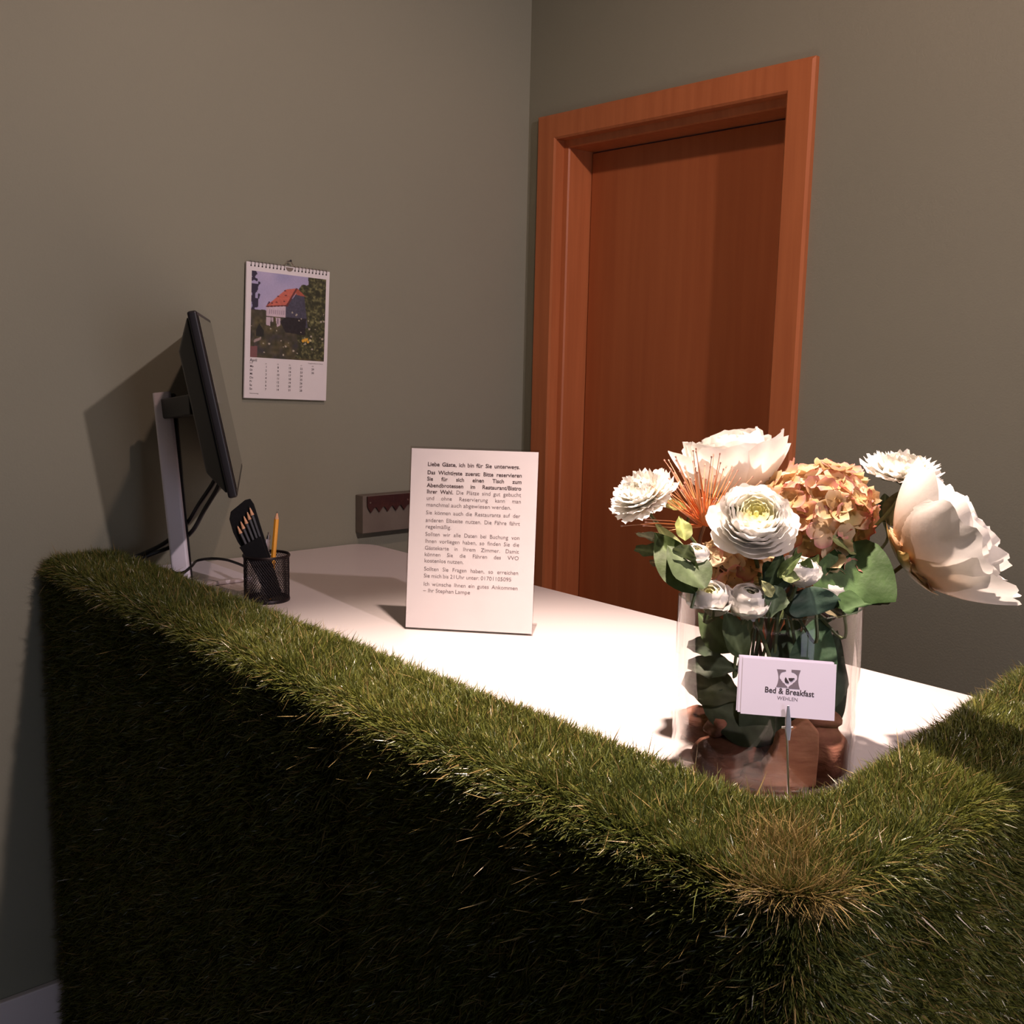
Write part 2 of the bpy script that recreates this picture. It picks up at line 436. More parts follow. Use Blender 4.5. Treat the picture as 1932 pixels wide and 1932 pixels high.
    D[:, 1] -= .30*Nn[:, 2]*np.clip(1-(P[:, 1]-YO)/.12, 0, 1)
    D /= np.linalg.norm(D, axis=1, keepdims=True)
    dt = (D*Nn).sum(1, keepdims=True); D = np.where(dt < .25, D+Nn*.6, D); D /= np.linalg.norm(D, axis=1, keepdims=True)
    side = np.cross(D, rs.normal(0, 1, (n, 3))); side /= np.linalg.norm(side, axis=1, keepdims=True)
    curl = rs.normal(0, .42, (n, 3)); curl[:, 2] -= .18*np.abs(Nn[:, 2])+.05
    curl[tan > 0] *= 2.6
    T = [0, .38, .72, 1.0]; ws = [1, .95, .7, .08]
    V = np.empty((n, 8, 3), 'f')
    for i, t in enumerate(T):
        c0 = P - Nn*.003 + D*(Ln*t)[:, None] + curl*(Ln*t*t*.45)[:, None]
        wv = side*(Wd*ws[i]*.5)[:, None]
        V[:, 2*i] = c0-wv; V[:, 2*i+1] = c0+wv
    V[:, :, 1] = np.minimum(V[:, :, 1], WY-.002)
    V[:, :, 2] = np.maximum(V[:, :, 2], .002)
    F = np.array([[0, 1, 3, 2], [2, 3, 5, 4], [4, 5, 7, 6]])
    faces = (np.arange(n)[:, None, None]*8 + F[None]).reshape(-1)
    h = field(P, 9, 11)[:, 0]
    g = rs.rand(n)**1.5
    base = np.stack([.135+.11*g+.016*h, .175+.09*g+.012*h, .034+.022*rs.rand(n)], 1)
    yel = rs.rand(n) < .16
    base[yel] = np.stack([.27+.09*g[yel], .27+.08*g[yel], .075+0*g[yel]], 1)
    tn = tan > 0
    base[tn] = np.stack([.40+.12*g[tn], .29+.08*g[tn], .10+.04*g[tn]], 1)
    base = np.clip(base*.60, .004, 1)
    colr = np.ones((n, 8, 4), 'f'); colr[:, :, :3] = base[:, None, :]
    me = bpy.data.meshes.new('turf')
    me.vertices.add(n*8); me.vertices.foreach_set('co', V.ravel())
    me.loops.add(n*12); me.loops.foreach_set('vertex_index', faces.astype('i'))
    me.polygons.add(n*3); me.polygons.foreach_set('loop_start', np.arange(0, n*12, 4, dtype='i'))
    try: me.polygons.foreach_set('loop_total', np.full(n*3, 4, 'i'))
    except Exception: pass
    me.update(calc_edges=True)
    at = me.color_attributes.new('Col', 'FLOAT_COLOR', 'POINT'); at.data.foreach_set('color', colr.ravel())
    me.materials.append(TURF)
    o = bpy.data.objects.new('turf', me); COL.objects.link(o)
    o.parent = counter; bpy.context.view_layer.update(); o.matrix_parent_inverse = counter.matrix_world.inverted()
    o['kind'] = 'stuff'
    return o
turf()

# ------------------------------------------------------------------ text helper
def text_mesh(items, name, matl, parent, Mw, bold=0.0):
    """items: (string, x, y, size, target width or None, align) laid out in a local plane, gathered into one mesh"""
    vs = []; fs = []
    for st, x, y, size, tw, al in items:
        cu = bpy.data.curves.new('t', 'FONT'); cu.body = st; cu.size = size; cu.offset = bold; cu.resolution_u = 3
        cu.fill_mode = 'BOTH'
        ob = bpy.data.objects.new('t', cu); COL.objects.link(ob)
        dg = bpy.context.evaluated_depsgraph_get(); dg.update()
        me = bpy.data.meshes.new_from_object(ob.evaluated_get(dg))
        n = len(me.vertices)
        if n:
            co = np.empty(n*3, 'f'); me.vertices.foreach_get('co', co); co = co.reshape(-1, 3)
            w0 = co[:, 0].max()
            k = tw/w0 if tw else 1.0
            co[:, 0] *= k
            if al == 'C': co[:, 0] -= w0*k/2
            elif al == 'R': co[:, 0] -= w0*k
            n0 = len(vs)
            vs += [(float(c[0]+x), float(c[1]+y), 0) for c in co]
            fs += [tuple(n0+i for i in p.vertices) for p in me.polygons]
        bpy.data.objects.remove(ob); bpy.data.curves.remove(cu); bpy.data.meshes.remove(me)
    b = MB(); b.add([Mw @ Vector(v) for v in vs], fs)
    return b.build(name, matl, parent)

def frame(o, xdir, ydir):
    x = Vector(xdir).normalized(); z = x.cross(Vector(ydir)).normalized(); y = z.cross(x)
    m = Matrix((x, y, z)).transposed().to_4x4(); m.translation = o
    return m

# ------------------------------------------------------------------ notice in its acrylic stand
BL = Vector((1.004, 1.366, DZT+.003)); BR = Vector((1.141, 1.207, DZT+.003))
xd = (BR-BL).normalized(); back = Vector((-xd.y, xd.x, 0)); 
if back.dot(fw) < 0: back = -back
tilt = R(7)
yd = (Vector((0, 0, 1))*math.cos(tilt)+back*math.sin(tilt)).normalized()
SM = frame(BL, xd, yd)      # local: x right, y up the sheet, z towards the reader
st = thing('acrylic_sign_stand', (BL+BR)/2 - Vector((0, 0, .003)), 'clear acrylic slanted sign stand holding the printed notice on the desk', 'sign stand')
b = MB(); b.box((-.0015, 0, .0012), (.2115, .300, .0030), SM); b.build('front_panel', ACRYL, st)
b = MB(); b.box((-.0015, 0, -.0030), (.2115, .300, -.0012), SM); b.build('back_panel', ACRYL, st)
FM = frame(BL-Vector((0, 0, .0015)), xd, back)
b = MB(); b.box((-.0015, -.001, -.0012), (.2115, .075, .0012), FM); b.build('foot', ACRYL, st)
sh = thing('notice_sheet', (BL+BR)/2, 'white printed notice sheet in German standing in the acrylic stand', 'notice')
b = MB(); b.box((0, .0005, -.0008), (.21, .2965, .0002), SM); b.build('paper', PAPER, sh)
LINES = [(.086, 1, 'Liebe Gäste, ich bin für Sie unterwegs.', .978), (.132, 1, 'Das Wichtigste zuerst: Bitte reservieren', 1), (.167, 1, 'Sie für sich einen Tisch zum', 1),
 (.203, 1, 'Abendbrotessen im Restaurant/Bistro', 1), (.238, 2, 'Ihrer Wahl.|Die Plätze sind gut gebucht', 1), (.274, 0, 'und ohne Reservierung kann man', 1), (.310, 0, 'manchmal auch abgewiesen werden.', .90),
 (.354, 0, 'Sie können auch die Restaurants auf der', 1), (.396, 0, 'anderen Elbseite nutzen. Die Fähre fährt', 1), (.432, 0, 'regelmäßig.', .275),
 (.474, 0, 'Sollten wir alle Daten bei Buchung von', 1), (.512, 0, 'Ihnen vorliegen haben, so finden Sie die', 1), (.550, 0, 'Gästekarte in Ihrem Zimmer. Damit', 1), (.586, 0, 'können Sie die Fähren des VVO', 1), (.621, 0, 'kostenlos nutzen.', .42),
 (.667, 0, 'Sollten Sie Fragen haben, so erreichen', 1), (.705, 0, 'Sie mich bis 21 Uhr unter: 01701105095', .93), (.751, 0, 'Ich wünsche Ihnen ein gutes Ankommen', 1), (.787, 0, '– Ihr Stephan Lampe', .50)]
def layout(lines):
    bold = []; reg = []
    SZ = .0092; LW = .1565; LX = .0275
    wcache = {}
    def width(s, size):
        cu = bpy.data.curves.new('t', 'FONT'); cu.body = s; cu.size = size
        ob = bpy.data.objects.new('t', cu); COL.objects.link(ob); dg = bpy.context.evaluated_depsgraph_get(); dg.update()
        wd = ob.evaluated_get(dg).dimensions.x
        bpy.data.objects.remove(ob); bpy.data.curves.remove(cu); return wd
    for v, kind, s, fr in lines:
        words = []
        for k, part in enumerate(s.split('|')):
            for wd in part.split(' '): words.append((wd, kind == 1 or (kind == 2 and k == 0)))
        ws = [width(wd, SZ) for wd, _ in words]
        tot = sum(ws); target = LW*fr; gap0 = SZ*.28*(len(words)-1)
        k = min(1.0, (target-gap0)/tot) if fr == 1 else (target-gap0)/tot
        k = min(max(k, .8), 1.06)
        gap = (target-tot*k)/max(1, len(words)-1)
        x = LX; y = .297*(1-v)-SZ*.36
        for (wd, bo), wi in zip(words, ws):
            (bold if bo else reg).append((wd, x, y, SZ, wi*k, 'L')); x += wi*k+gap
    return bold, reg
SIGNB = mat('sign_bold_ink', (.085, .06, .065), .6, var=.1); SIGNG = mat('sign_ink', (.21, .17, .18), .6, var=.1)
bo, re_ = layout(LINES)
TM = SM @ Matrix.Translation((0, 0, .0005))
text_mesh(bo, 'bold_text', SIGNB, sh, TM, bold=.00018)
text_mesh(re_, 'body_text', SIGNG, sh, TM)

# ------------------------------------------------------------------ wall calendar
c_tl = Vector((1.103, WY-.006, CAMZ+.194)); c_tr = Vector((1.309, WY-.006, CAMZ+.186)); 
cxd = (c_tr-c_tl).normalized(); czd = Vector((0, 0, 1)); cyd = czd - cxd*czd.dot(cxd)
CW, CH = .2065, .290
CMX = frame(c_tl, cxd, cyd)      # origin top-left, y up, z towards room
cal = thing('wall_calendar', c_tl+cxd*CW/2, 'white wall calendar with red roofed house photo, open at April', 'calendar')
b = MB(); b.box((0, -CH, 0), (CW, 0, .004), CMX); b.build('page_stack', PAPER, cal)
b = MB(); b.box((.0008, -CH+.0004, .0042), (CW-.0008, -.0004, .0048), CMX); b.build('front_page', PAPER, cal)
# photo print painted as vertex colours on a fine grid
def photo():
    nx, ny = 150, 176
    x = np.linspace(0, 1, nx)[None, :].repeat(ny, 0); y = np.linspace(0, 1, ny)[:, None].repeat(nx, 1)   # y down
    rs = np.random.RandomState(4)
    def noise(k, sd):
        g = np.random.RandomState(sd).rand(k+2, k+2)
        xi = x*k; yi = y*k; x0 = xi.astype(int); y0 = yi.astype(int); fx = xi-x0; fy = yi-y0
        fx = fx*fx*(3-2*fx); fy = fy*fy*(3-2*fy)
        return g[y0, x0]*(1-fx)*(1-fy)+g[y0, x0+1]*fx*(1-fy)+g[y0+1, x0]*(1-fx)*fy+g[y0+1, x0+1]*fx*fy
    n5, n12, n30, n60 = noise(5, 1), noise(12, 2), noise(30, 3), noise(60, 4)
    c = np.zeros((ny, nx, 3))
    sky = np.stack([.36+.22*n5, .36+.16*n5, .58+.14*n5], 2)
    c[:] = sky
    def put(m, col): c[m] = np.array(col)
    ground = y > .42+.05*(n12-.5)+np.where(x < .2, .03, 0)
    gcol = np.stack([.045+.14*n30*n12, .045+.11*n30*n12, .022+.04*n30], 2)
    c[ground] = gcol[ground]
    put((x < .08+.10*(n30-.45)) & (y < .45) & (n30 > .35), (.035, .03, .06))
    def poly(pts, col, nz=0):
        m = np.zeros_like(x, bool); j = len(pts)-1
        for i in range(len(pts)):
            xi, yi = pts[i]; xj, yj = pts[j]
            cond = ((yi > y) != (yj > y)) & (x < (xj-xi)*(y-yi)/((yj-yi) or 1e-9)+xi)
            m ^= cond; j = i
        cc = np.array(col)*(1+nz*(n60[m][:, None]-.5)); c[m] = cc
    tree = (x > .66-.10*n12) & (y < .98) & ((x-.66)*1.6+y*.6+.35*(n12-.5) > .06)
    tcol = np.stack([.030+.34*(n30*n60)**1.6, .034+.34*(n30*n60)**1.6, .018+.14*(n30*n60)**1.6], 2)
    c[tree] = tcol[tree]
    poly([(.20, .385), (.23, .33), (.27, .37), (.24, .39)], (.08, .03, .07))
    poly([(.45, .37), (.60, .21), (.70, .23), (.76, .60), (.62, .66), (.46, .56)], (.075, .075, .11), .4)
    poly([(.19, .395), (.30, .30), (.45, .175), (.60, .145), (.60, .19), (.46, .36)], (.62, .17, .12), .25)
    poly([(.60, .145), (.72, .235), (.60, .225), (.585, .20)], (.42, .11, .07), .3)
    poly([(.585, .145), (.61, .145), (.475, .375), (.45, .37)], (.14, .04, .04))
    poly([(.19, .39), (.455, .358), (.455, .372), (.19, .405)], (.12, .03, .03))
    poly([(.20, .405), (.455, .372), (.455, .508), (.20, .508)], (.66, .55, .62), .15)
    for k in range(8):
        xx = .235+.027*k; poly([(xx, .425), (xx+.011, .423), (xx+.011, .475), (xx, .475)], (.20, .14, .22))
    poly([(.20, .515), (.26, .515), (.25, .62), (.20, .61)], (.60, .50, .56)); poly([(.265, .515), (.295, .515), (.295, .565), (.27, .57)], (.55, .46, .52))
    poly([(.32, .515), (.385, .515), (.385, .60), (.345, .63)], (.60, .50, .56)); poly([(.345, .52), (.355, .52), (.36, .60), (.35, .60)], (.15, .1, .15))
    for (a, b_) in ((.44, .185), (.35, .26), (.45, .24), (.33, .33), (.27, .345), (.43, .31)):
        poly([(a-.018, b_+.008), (a, b_-.004), (a+.02, b_+.006), (a, b_+.012)], (.10, .02, .03))
    poly([(.455, .50), (.74, .50), (.72, .70), (.46, .68), (.38, .56)], (.025, .022, .025), .5)
    for k in range(48):
        a, b_ = rs.rand(), .42+.56*rs.rand(); s = .005+.010*rs.rand()
        if a < .5 and b_ < .62: continue
        if a < .55 and rs.rand() < .5: continue
        m = ((x-a)/s)**2+((y-b_)/(s*.9))**2 < 1; put(m, (.45, .42, .33))
    for (a, b_, s) in ((.70, .765, .018), (.73, .755, .020), (.755, .745, .014), (.77, .775, .016)):
        put(((x-a)/s)**2+((y-b_)/s)**2 < 1, (.80, .45, .05))
    put(((x-.80)/.02)**2+((y-.755)/.014)**2 < 1, (.60, .55, .30))
    poly([(.05, .79), (.14, .76), (.13, .79), (.04, .83)], (.38, .30, .28)); put((x < .09) & (y > .86+.04*n12), (.22, .10, .10))
    poly([(.07, .68), (.11, .60), (.17, .68), (.17, .75), (.07, .75)], (.02, .022, .02))
    px0, px1, py0, py1 = .060*CW, .955*CW, .062*CH, .695*CH
    Pg = [[CMX @ Vector((px0+(px1-px0)*x[i, j], -(py0+(py1-py0)*y[i, j]), .0051)) for j in range(nx)] for i in range(ny)]
    Cg = [[tuple(c[i, j]) for j in range(nx)] for i in range(ny)]
    b = MB(); b.grid(Pg, Cg); return b
photo().build('photo_print', VCOLP, cal)
T2 = CMX @ Matrix.Translation((0, 0, .0052))
items = [('April', .012, -.2105, .0085, None, 'L')]
days = ['Mo', 'Di', 'Mi', 'Do', 'Fr', 'Sa', 'So']
for r_, d in enumerate(days): items.append((d, .0125, -.2230-.0081*r_, .0064, None, 'L'))
for k in range(30):
    col_, row = k//7, k % 7
    items.append((str(k+1), .0515+.0293*col_, -.2230-.0081*row, .0064, None, 'C'))
text_mesh(items[:1], 'month_text', INK, cal, T2, bold=.00012)
text_mesh(items[1:8], 'weekday_text', INK, cal, T2, bold=.00012)
for k in range(5): text_mesh(items[8+7*k:8+7*(k+1)], 'date_column', INK, cal, T2, bold=.00012)
for k, sw in enumerate(['14', '15', '16', '17', '18']): text_mesh([(sw, .0505+.0293*k, -.2155, .0045, None, 'C')], 'week_number', INKG, cal, T2)
text_mesh([('KW', .012, -.2155, .0045, None, 'L')], 'week_heading', INKG, cal, T2)
text_mesh([('Ostermontag', .0125, -.2805, .0040, None, 'L')], 'footnote_text', INKG, cal, T2)
text_mesh([('Umgebindehaus im Garten', .195, -.2085, .0036, None, 'R')], 'caption_text', INKG, cal, T2)
for k in range(22):
    if k in (10, 11): continue
    b = MB()
    x = .010+k*(CW-.020)/21
    b.tube([CMX @ Vector((x-.0011, -.0075, .0056)), CMX @ Vector((x+.0011, -.0075, .0056))], .0016, 6)
    b.tube([CMX @ Vector((x, -.0075, .0056)), CMX @ Vector((x, -.0015, .0085)), CMX @ Vector((x, .0025, .0035)), CMX @ Vector((x, .0005, -.0008))], .0005, 5)
    b.build('binding_loop', GRAPH, cal, smooth=True)
b = MB()
hx = CW/2
b.tube([CMX @ Vector((x, y, .0040)) for x, y in ((.006, .0012), (hx-.013, .0012), (hx-.008, .005), (hx-.004, .0115), (hx, .0135), (hx+.004, .0115), (hx+.008, .005), (hx+.013, .0012), (CW-.006, .0012))], .0009, 6)
b.build('hanger_wire', STEEL, cal, smooth=True)
b = MB(); b.prism([(hx+.009*math.cos(a), -.002+.0085*math.sin(a)) for a in np.linspace(math.pi, 2*math.pi, 14)], .00515, .0056, CMX)
b.build('thumb_notch', mat('notch_grey', (.22, .19, .16), .8), cal)
nl = thing('wall_nail', CMX @ Vector((hx, .0135, 0)), 'small dark nail in the wall holding up the calendar', 'nail')
b = MB(); b.tube([CMX @ Vector((hx, .0118, -.0055)), CMX @ Vector((hx, .0122, .009))], .0011, 8); b.tube([CMX @ Vector((hx, .0122, .009)), CMX @ Vector((hx, .0122, .0100))], .0026, 10)
b.build('nail_shaft', GRAPH, nl)

# ------------------------------------------------------------------ saw blade plaque
pl = thing('saw_blade_plaque', (1.53, WY, CAMZ-.375), 'small grey wall plaque with a rusty toothed saw blade behind the notice', 'wall decoration')
b = MB(); b.box((1.385, WY-.032, CAMZ-.4190), (1.70, WY-.0005, CAMZ-.3285)); b.build('board', PLAQUE, pl, bevel=.0015)
pts = [(1.395, -.3300), (1.518, -.3300), (1.526, -.335), (1.528, -.352)]
tp = 0.0
xs = 1.528
bot = []
k = 0
x = 1.3965
bot.append((x, -.357))
while x < 1.505:
    bot += [(x+.006, -.3660), (x+.0085, -.3695), (x+.012, -.3650), (x+.017, -.3590), (x+.0225, -.3562)]
    x += .0243
bot = [p for p in bot if p[0] < 1.524]
pts = pts + bot[::-1] + [(1.395, -.352)]
m2 = Matrix(((1, 0, 0, 0), (0, 0, 1, 0), (0, 1, 0, CAMZ), (0, 0, 0, 1)))
b = MB(); b.prism([(p[0], p[1]) for p in pts], WY-.0375, WY-.0345, m2); b.build('saw_blade', RUST, pl)
for x in (1.4025, 1.512):
    b = MB(); b.tube([(x, WY-.0385, CAMZ-.345), (x, WY-.033, CAMZ-.345)], .0022, 10)
    b.build('rivet', STEEL, pl)

# ------------------------------------------------------------------ monitor
mn = thing('computer_monitor', (.93, 1.93, DZT), 'black computer monitor seen edge-on, on silver stand by the wall', 'monitor')
dr = Vector((.479, .878, 0)).normalized(); nrm = Vector((dr.y, -dr.x, 0))
tl = R(11.2)
ud = (Vector((0, 0, 1))*math.cos(tl) - nrm*math.sin(tl)).normalized()
nb = (nrm*math.cos(tl)+Vector((0, 0, 1))*math.sin(tl)).normalized()
NB = W(449, 938, 1.785)
MM = Matrix((dr, ud, nb)).transposed().to_4x4(); MM.translation = NB   # x along width away, y up, z to the viewer of screen
MWd, MHt = .485, .318
b = MB(); b.box((0, 0, -.016), (MWd, MHt, 0), MM); b.build('screen_bezel', BLACKP, mn, bevel=.004)
b = MB(); b.box((.009, .013, .0003), (MWd-.009, MHt-.009, .0010), MM); b.build('screen', SCREEN, mn)
b = MB()
b.add([MM @ Vector(p) for p in ((.004, .006, -.0165), (MWd-.004, .006, -.0165), (MWd-.004, MHt-.006, -.0165), (.004, MHt-.006, -.0165),
      (.05, .045, -.046), (MWd-.05, .045, -.046), (MWd-.05, MHt-.06, -.046), (.05, MHt-.06, -.046))],
      [(0, 1, 2, 3), (7, 6, 5, 4), (4, 5, 1, 0), (5, 6, 2, 1), (6, 7, 3, 2), (7, 4, 0, 3)])
b.build('back_cover', BLACKP, mn, bevel=.006)
# column: leans back from the screen
cb = W(342, 1082, 2.02); ct = W(305, 741, 2.03)
zc = (ct-cb).normalized()
face = (-fw - zc*(-fw).dot(zc)).normalized(); face = (face*.93 + R_*.13).normalized(); xx = zc.cross(face).normalized()
face = xx.cross(zc)
KM = Matrix((xx, face, zc)).transposed().to_4x4(); KM.translation = cb
Lc = (ct-cb).length
def rrect(w_, d_, r_, n=5):
    o = []
    for (sx, sy, a0) in ((1, 1, 0), (-1, 1, 90), (-1, -1, 180), (1, -1, 270)):
        for k in range(n+1):
            a = R(a0+90*k/n); o.append((sx*(w_/2-r_)+r_*math.cos(a), sy*(d_/2-r_)+r_*math.sin(a)))
    return o
b = MB(); b.prism(rrect(.034, .014, .006), -.02, Lc, KM); b.build('stand_column', SILVER, mn, smooth=True)
sg = 1 if xx.dot(R_) > 0 else -1
b = MB(); b.add([KM @ Vector(p) for p in ((sg*.019, -.0075, -.015), (-sg*.015, -.0075, -.015), (-sg*.015, -.0095, -.015), (sg*.019, -.0095, -.015),
      (sg*.022, -.0075, Lc-.002), (-sg*.015, -.0075, Lc-.002), (-sg*.015, -.026, Lc-.002), (sg*.022, -.026, Lc-.002))],
      [(0, 1, 2, 3), (7, 6, 5, 4), (0, 4, 5, 1), (1, 5, 6, 2), (2, 6, 7, 3), (3, 7, 4, 0)])
b.build('column_back', BLACKP, mn, smooth=True)
back_c = MM @ Vector((MWd*.42, MHt*.50, -.046))
hp = KM @ Vector((0, -.02, Lc-.03))
b = MB(); 
ax = (back_c-hp); L_ = ax.length; ax.normalize()
AM = frame(hp, ax, (0, 0, 1))
b.box((0, -.019, -.016), (L_+.004, .019, .016), AM); b.build('tilt_arm', BLACKP, mn, bevel=.003)
b = MB(); b.box((.852, 1.848, DZT+.0005), (.985, 2.06, DZT+.0085)); b.build('stand_base', SILVER, mn, bevel=.003)

def cable(name, pts, rad, label, group=None):
    # smooth through the points
    P = [Vector(p) for p in pts]; out = []
    for i in range(len(P)-1):
        p0 = P[max(i-1, 0)]; p1 = P[i]; p2 = P[i+1]; p3 = P[min(i+2, len(P)-1)]
        for t in np.linspace(0, 1, 9)[:-1]:
            out.append(.5*((2*p1)+(-p0+p2)*t+(2*p0-5*p1+4*p2-p3)*t*t+(-p0+3*p1-3*p2+p3)*t**3))
    out.append(P[-1])
    b = MB(); b.tube(out, rad, 8)
    o = b.build(name, CABLEM, None, smooth=True)
    return tag(o, label, 'cable', group)
cable('monitor_cable', [W(412, 880, 1.96), W(404, 908, 1.97), W(375, 952, 2.0), W(351, 990, 2.05), W(310, 1025, 2.06), W(262, 1048, 2.06), W(225, 1062, 2.04)], .0042, 'thick black monitor cable running behind the silver stand to the grass', 'monitor cables')
cable('power_cable', [W(418, 900, 1.95), W(408, 925, 1.955), W(384, 965, 1.98), W(362, 1003, 2.03), W(330, 1028, 2.08), W(285, 1046, 2.07), W(240, 1064, 2.04)], .0042, 'lower black cable hanging in front of the other from the monitor', 'monitor cables')
cable('mouse_cable', [W(322, 1074, 1.985), W(332, 1081, 1.975), W(348, 1079, 1.965), W(362, 1068, 1.975), W(372, 1058, 2.03), W(398, 1054, 2.01), W(425, 1056, 1.99), W(448, 1063, 1.95), W(462, 1069, 1.92)], .0026, 'thin black cable looped round the stand foot and lying on the desk')

# ------------------------------------------------------------------ pencil cup
CC = Vector((.9265, 1.688, DZT)); CR = .0405; CHt = .083
cup = thing('pencil_cup', CC, 'round black wire mesh pencil cup on the white desk', 'pencil cup')
b = MB()
TMx = Matrix.Translation(CC)
nA = 54
for sgn in (1, -1):
    for k in range(nA):
        pts = []
        for t in np.linspace(0, 1, 7):
            a = 2*math.pi*k/nA + sgn*t*1.35; pts.append(CC+Vector((CR*math.cos(a), CR*math.sin(a), .004+t*(CHt-.006))))
        b.tube(pts, .00055, 4, cap=False)
b.build('mesh_wall', WIREM, cup)
b = MB(); b.lathe([(CR-.001, CHt-.002), (CR+.002, CHt-.002), (CR+.0025, CHt+.001), (CR+.001, CHt+.003), (CR-.001, CHt+.002)], 40, TMx, close=True); b.build('rim', WIREM, cup, smooth=True)
b = MB(); b.lathe([(.0005, 0), (CR+.001, 0), (CR+.0015, .003), (CR, .006), (CR-.002, .002), (.0005, .002)], 40, TMx, close=True); b.build('cup_base', WIREM, cup, smooth=True)

def pencil(name, p0, p1, rad, body, label, tipm=RAWWOOD, tip=.014, group=None, lead=GRAPH, cat='pencil', seg=6):
    p0 = Vector(p0); p1 = Vector(p1); d = (p1-p0).normalized()
    t = thing(name, p0, label, cat, group)
    b = MB(); b.tube([p0, p1-d*tip], rad, seg); b.build('barrel', body, t, smooth=seg > 6)
    b = MB(); b.tube([p1-d*(tip-.0001), p1-d*.003], [rad*.97, rad*.28], 10); b.build('sharpened_tip', tipm, t, smooth=True)
    b = MB(); b.tube([p1-d*.0031, p1], [rad*.27, rad*.05], 8); b.build('lead', lead, t, smooth=True)
    return t
zc_ = DZT+.0035
pencil('pencil', (.926, 1.676, zc_), W(523, 965, 1.905), .0045, YELLOW, 'yellow pencil standing upright in the mesh cup')
ppen = W(507, 1004, 1.925)
pn = thing('ballpoint_pen', (.920, 1.70, zc_), 'silver ballpoint pen leaning beside the yellow pencil', 'pen')
d_ = (ppen-Vector((.926, 1.705, zc_))).normalized(); p0 = Vector((.926, 1.705, zc_))
b = MB(); b.tube([p0, p0+d_*.01, ppen-d_*.013], [.001, .0042, .0045], 12); b.build('barrel', SILVER, pn, smooth=True)
b = MB(); b.tube([ppen-d_*.0128, ppen-d_*.006, ppen-d_*.0058, ppen], [.0042, .0034, .0018, .0016], 10); b.build('push_button', STEEL, pn, smooth=True)
# open black pencil case with five black pencils
case = thing('pencil_case', CC, 'open black pencil case leaning in the mesh cup, holding black pencils', 'pencil case')
cb0 = Vector((.932, 1.668, zc_+.006)); ctp = W(452, 955, 1.885)
cyd_ = (ctp-cb0).normalized(); cxd_ = (R_ - cyd_*R_.dot(cyd_)).normalized()
CM = frame(cb0, cxd_, cyd_); Lk = (ctp-cb0).length
def bent(y): return 0
pts = [(-.0125, 0), (.0125, 0), (.0165, .06), (.0245, Lk*.97), (.022, Lk+.006), (.012, Lk+.007), (-.020, Lk-.004), (-.0275, Lk-.016), (-.0300, Lk-.04), (-.0285, .115), (-.018, .07)]
b = MB(); b.prism(pts, -.006, -.0035, CM); b.build('back_flap', FABRIC, case, bevel=.001)
pts = [(-.0125, 0), (.0125, 0), (.0160, .06), (.0175, .112), (-.0265, .106), (-.018, .07)]
b = MB(); b.prism(pts, .0045, .0065, CM); b.build('front_pocket', FABRIC, case, bevel=.0008)
for k in range(5):
    f_ = (-.017, -.0085, 0.0005, .009, .0165)[k]; tp_ = (Lk-.030, Lk-.024, Lk-.017, Lk-.012, Lk-.006)[k]
    lab = ['leftmost natural tipped black pencil in the open case', 'black pencil second from the left in the case', 'middle black pencil of the open case', 'black pencil second from the right in the case', 'rightmost black pencil, tallest in the open case'][k]
    pencil('case_pencil', CM @ Vector((f_*.55, .012, 0)), CM @ Vector((f_, tp_, 0)), .0036, BLACKP, lab, tip=.017, group='black pencils in the open case')

# ------------------------------------------------------------------ flowers
def ss(t): return t*t*(3-2*t)
def petal(b, Mx, phi0, r0, L, Wd, a0, a1, z0=0, ruffle=0, seed=0, ce=(1, 1, 1), cb=(1, 1, 1), pw=1.0, ragged=0, nu=7, nv=9, cup=.35, tipw=.55, kp=0, notch=False):
    rs = rnd(seed)
    ph = rs.random()*6.28; f = 3+rs.random()*2; jag = [rs.uniform(-1, 1) for _ in range(nu)]
    r = r0; z = z0; P = []; C = []
    ds = 1.0/(nv-1)
    for i in range(nv):
        v = i*ds
        al = R(a0+(a1-a0)*v**pw)
        if i: r += L*ds*math.sin(al); z += L*ds*math.cos(al)
        wv = Wd*(.30+.70*math.sin(math.pi*min(v*.62+.06, .5))) * (1 if v < .7 else 1-(1-tipw)*ss((v-.7)/.3)*.9)
        row = []; crow = []
        for j in range(nu):
            u = -1+2*j/(nu-1)
            rr = max(abs(r), .45*Wd)
            dphi = u*wv/rr
            back_ = cup*wv*abs(u)**2*.5      # side edges come forward/up
            dn = -(u*u)*L*.16*ss(v)                      # rounded tip
            rw = ruffle*math.sin(f*u*2+ph)*v*v
            jg = ragged*(math.sin(8*u+ph)*.6+.3*math.sin(17*u+ph*2) if nu >= 9 and not notch else jag[j])*v**6
            rad = r+(dn+jg)*math.sin(al)-back_*math.cos(al)*.6
            zz = z+(dn+jg)*math.cos(al)+back_*math.sin(al)*.8+rw*math.sin(al)
            rad += rw*math.cos(al)
            if abs(r) < .45*Wd:     # narrow radius: keep lateral width
                lat = u*wv*.9; fwd = rad - .0*abs(u)
                p = Vector((fwd*math.cos(phi0)-lat*math.sin(phi0), fwd*math.sin(phi0)+lat*math.cos(phi0), zz))
            else:
                p = Vector((rad*math.cos(phi0+dphi), rad*math.sin(phi0+dphi), zz))
            row.append(Mx @ p)
            k = v**kp if kp else ss(min(1, v*1.15))
            crow.append(tuple(cb[q]+(ce[q]-cb[q])*k for q in range(3)))
        P.append(row); C.append(crow)
    b.grid(P, C)

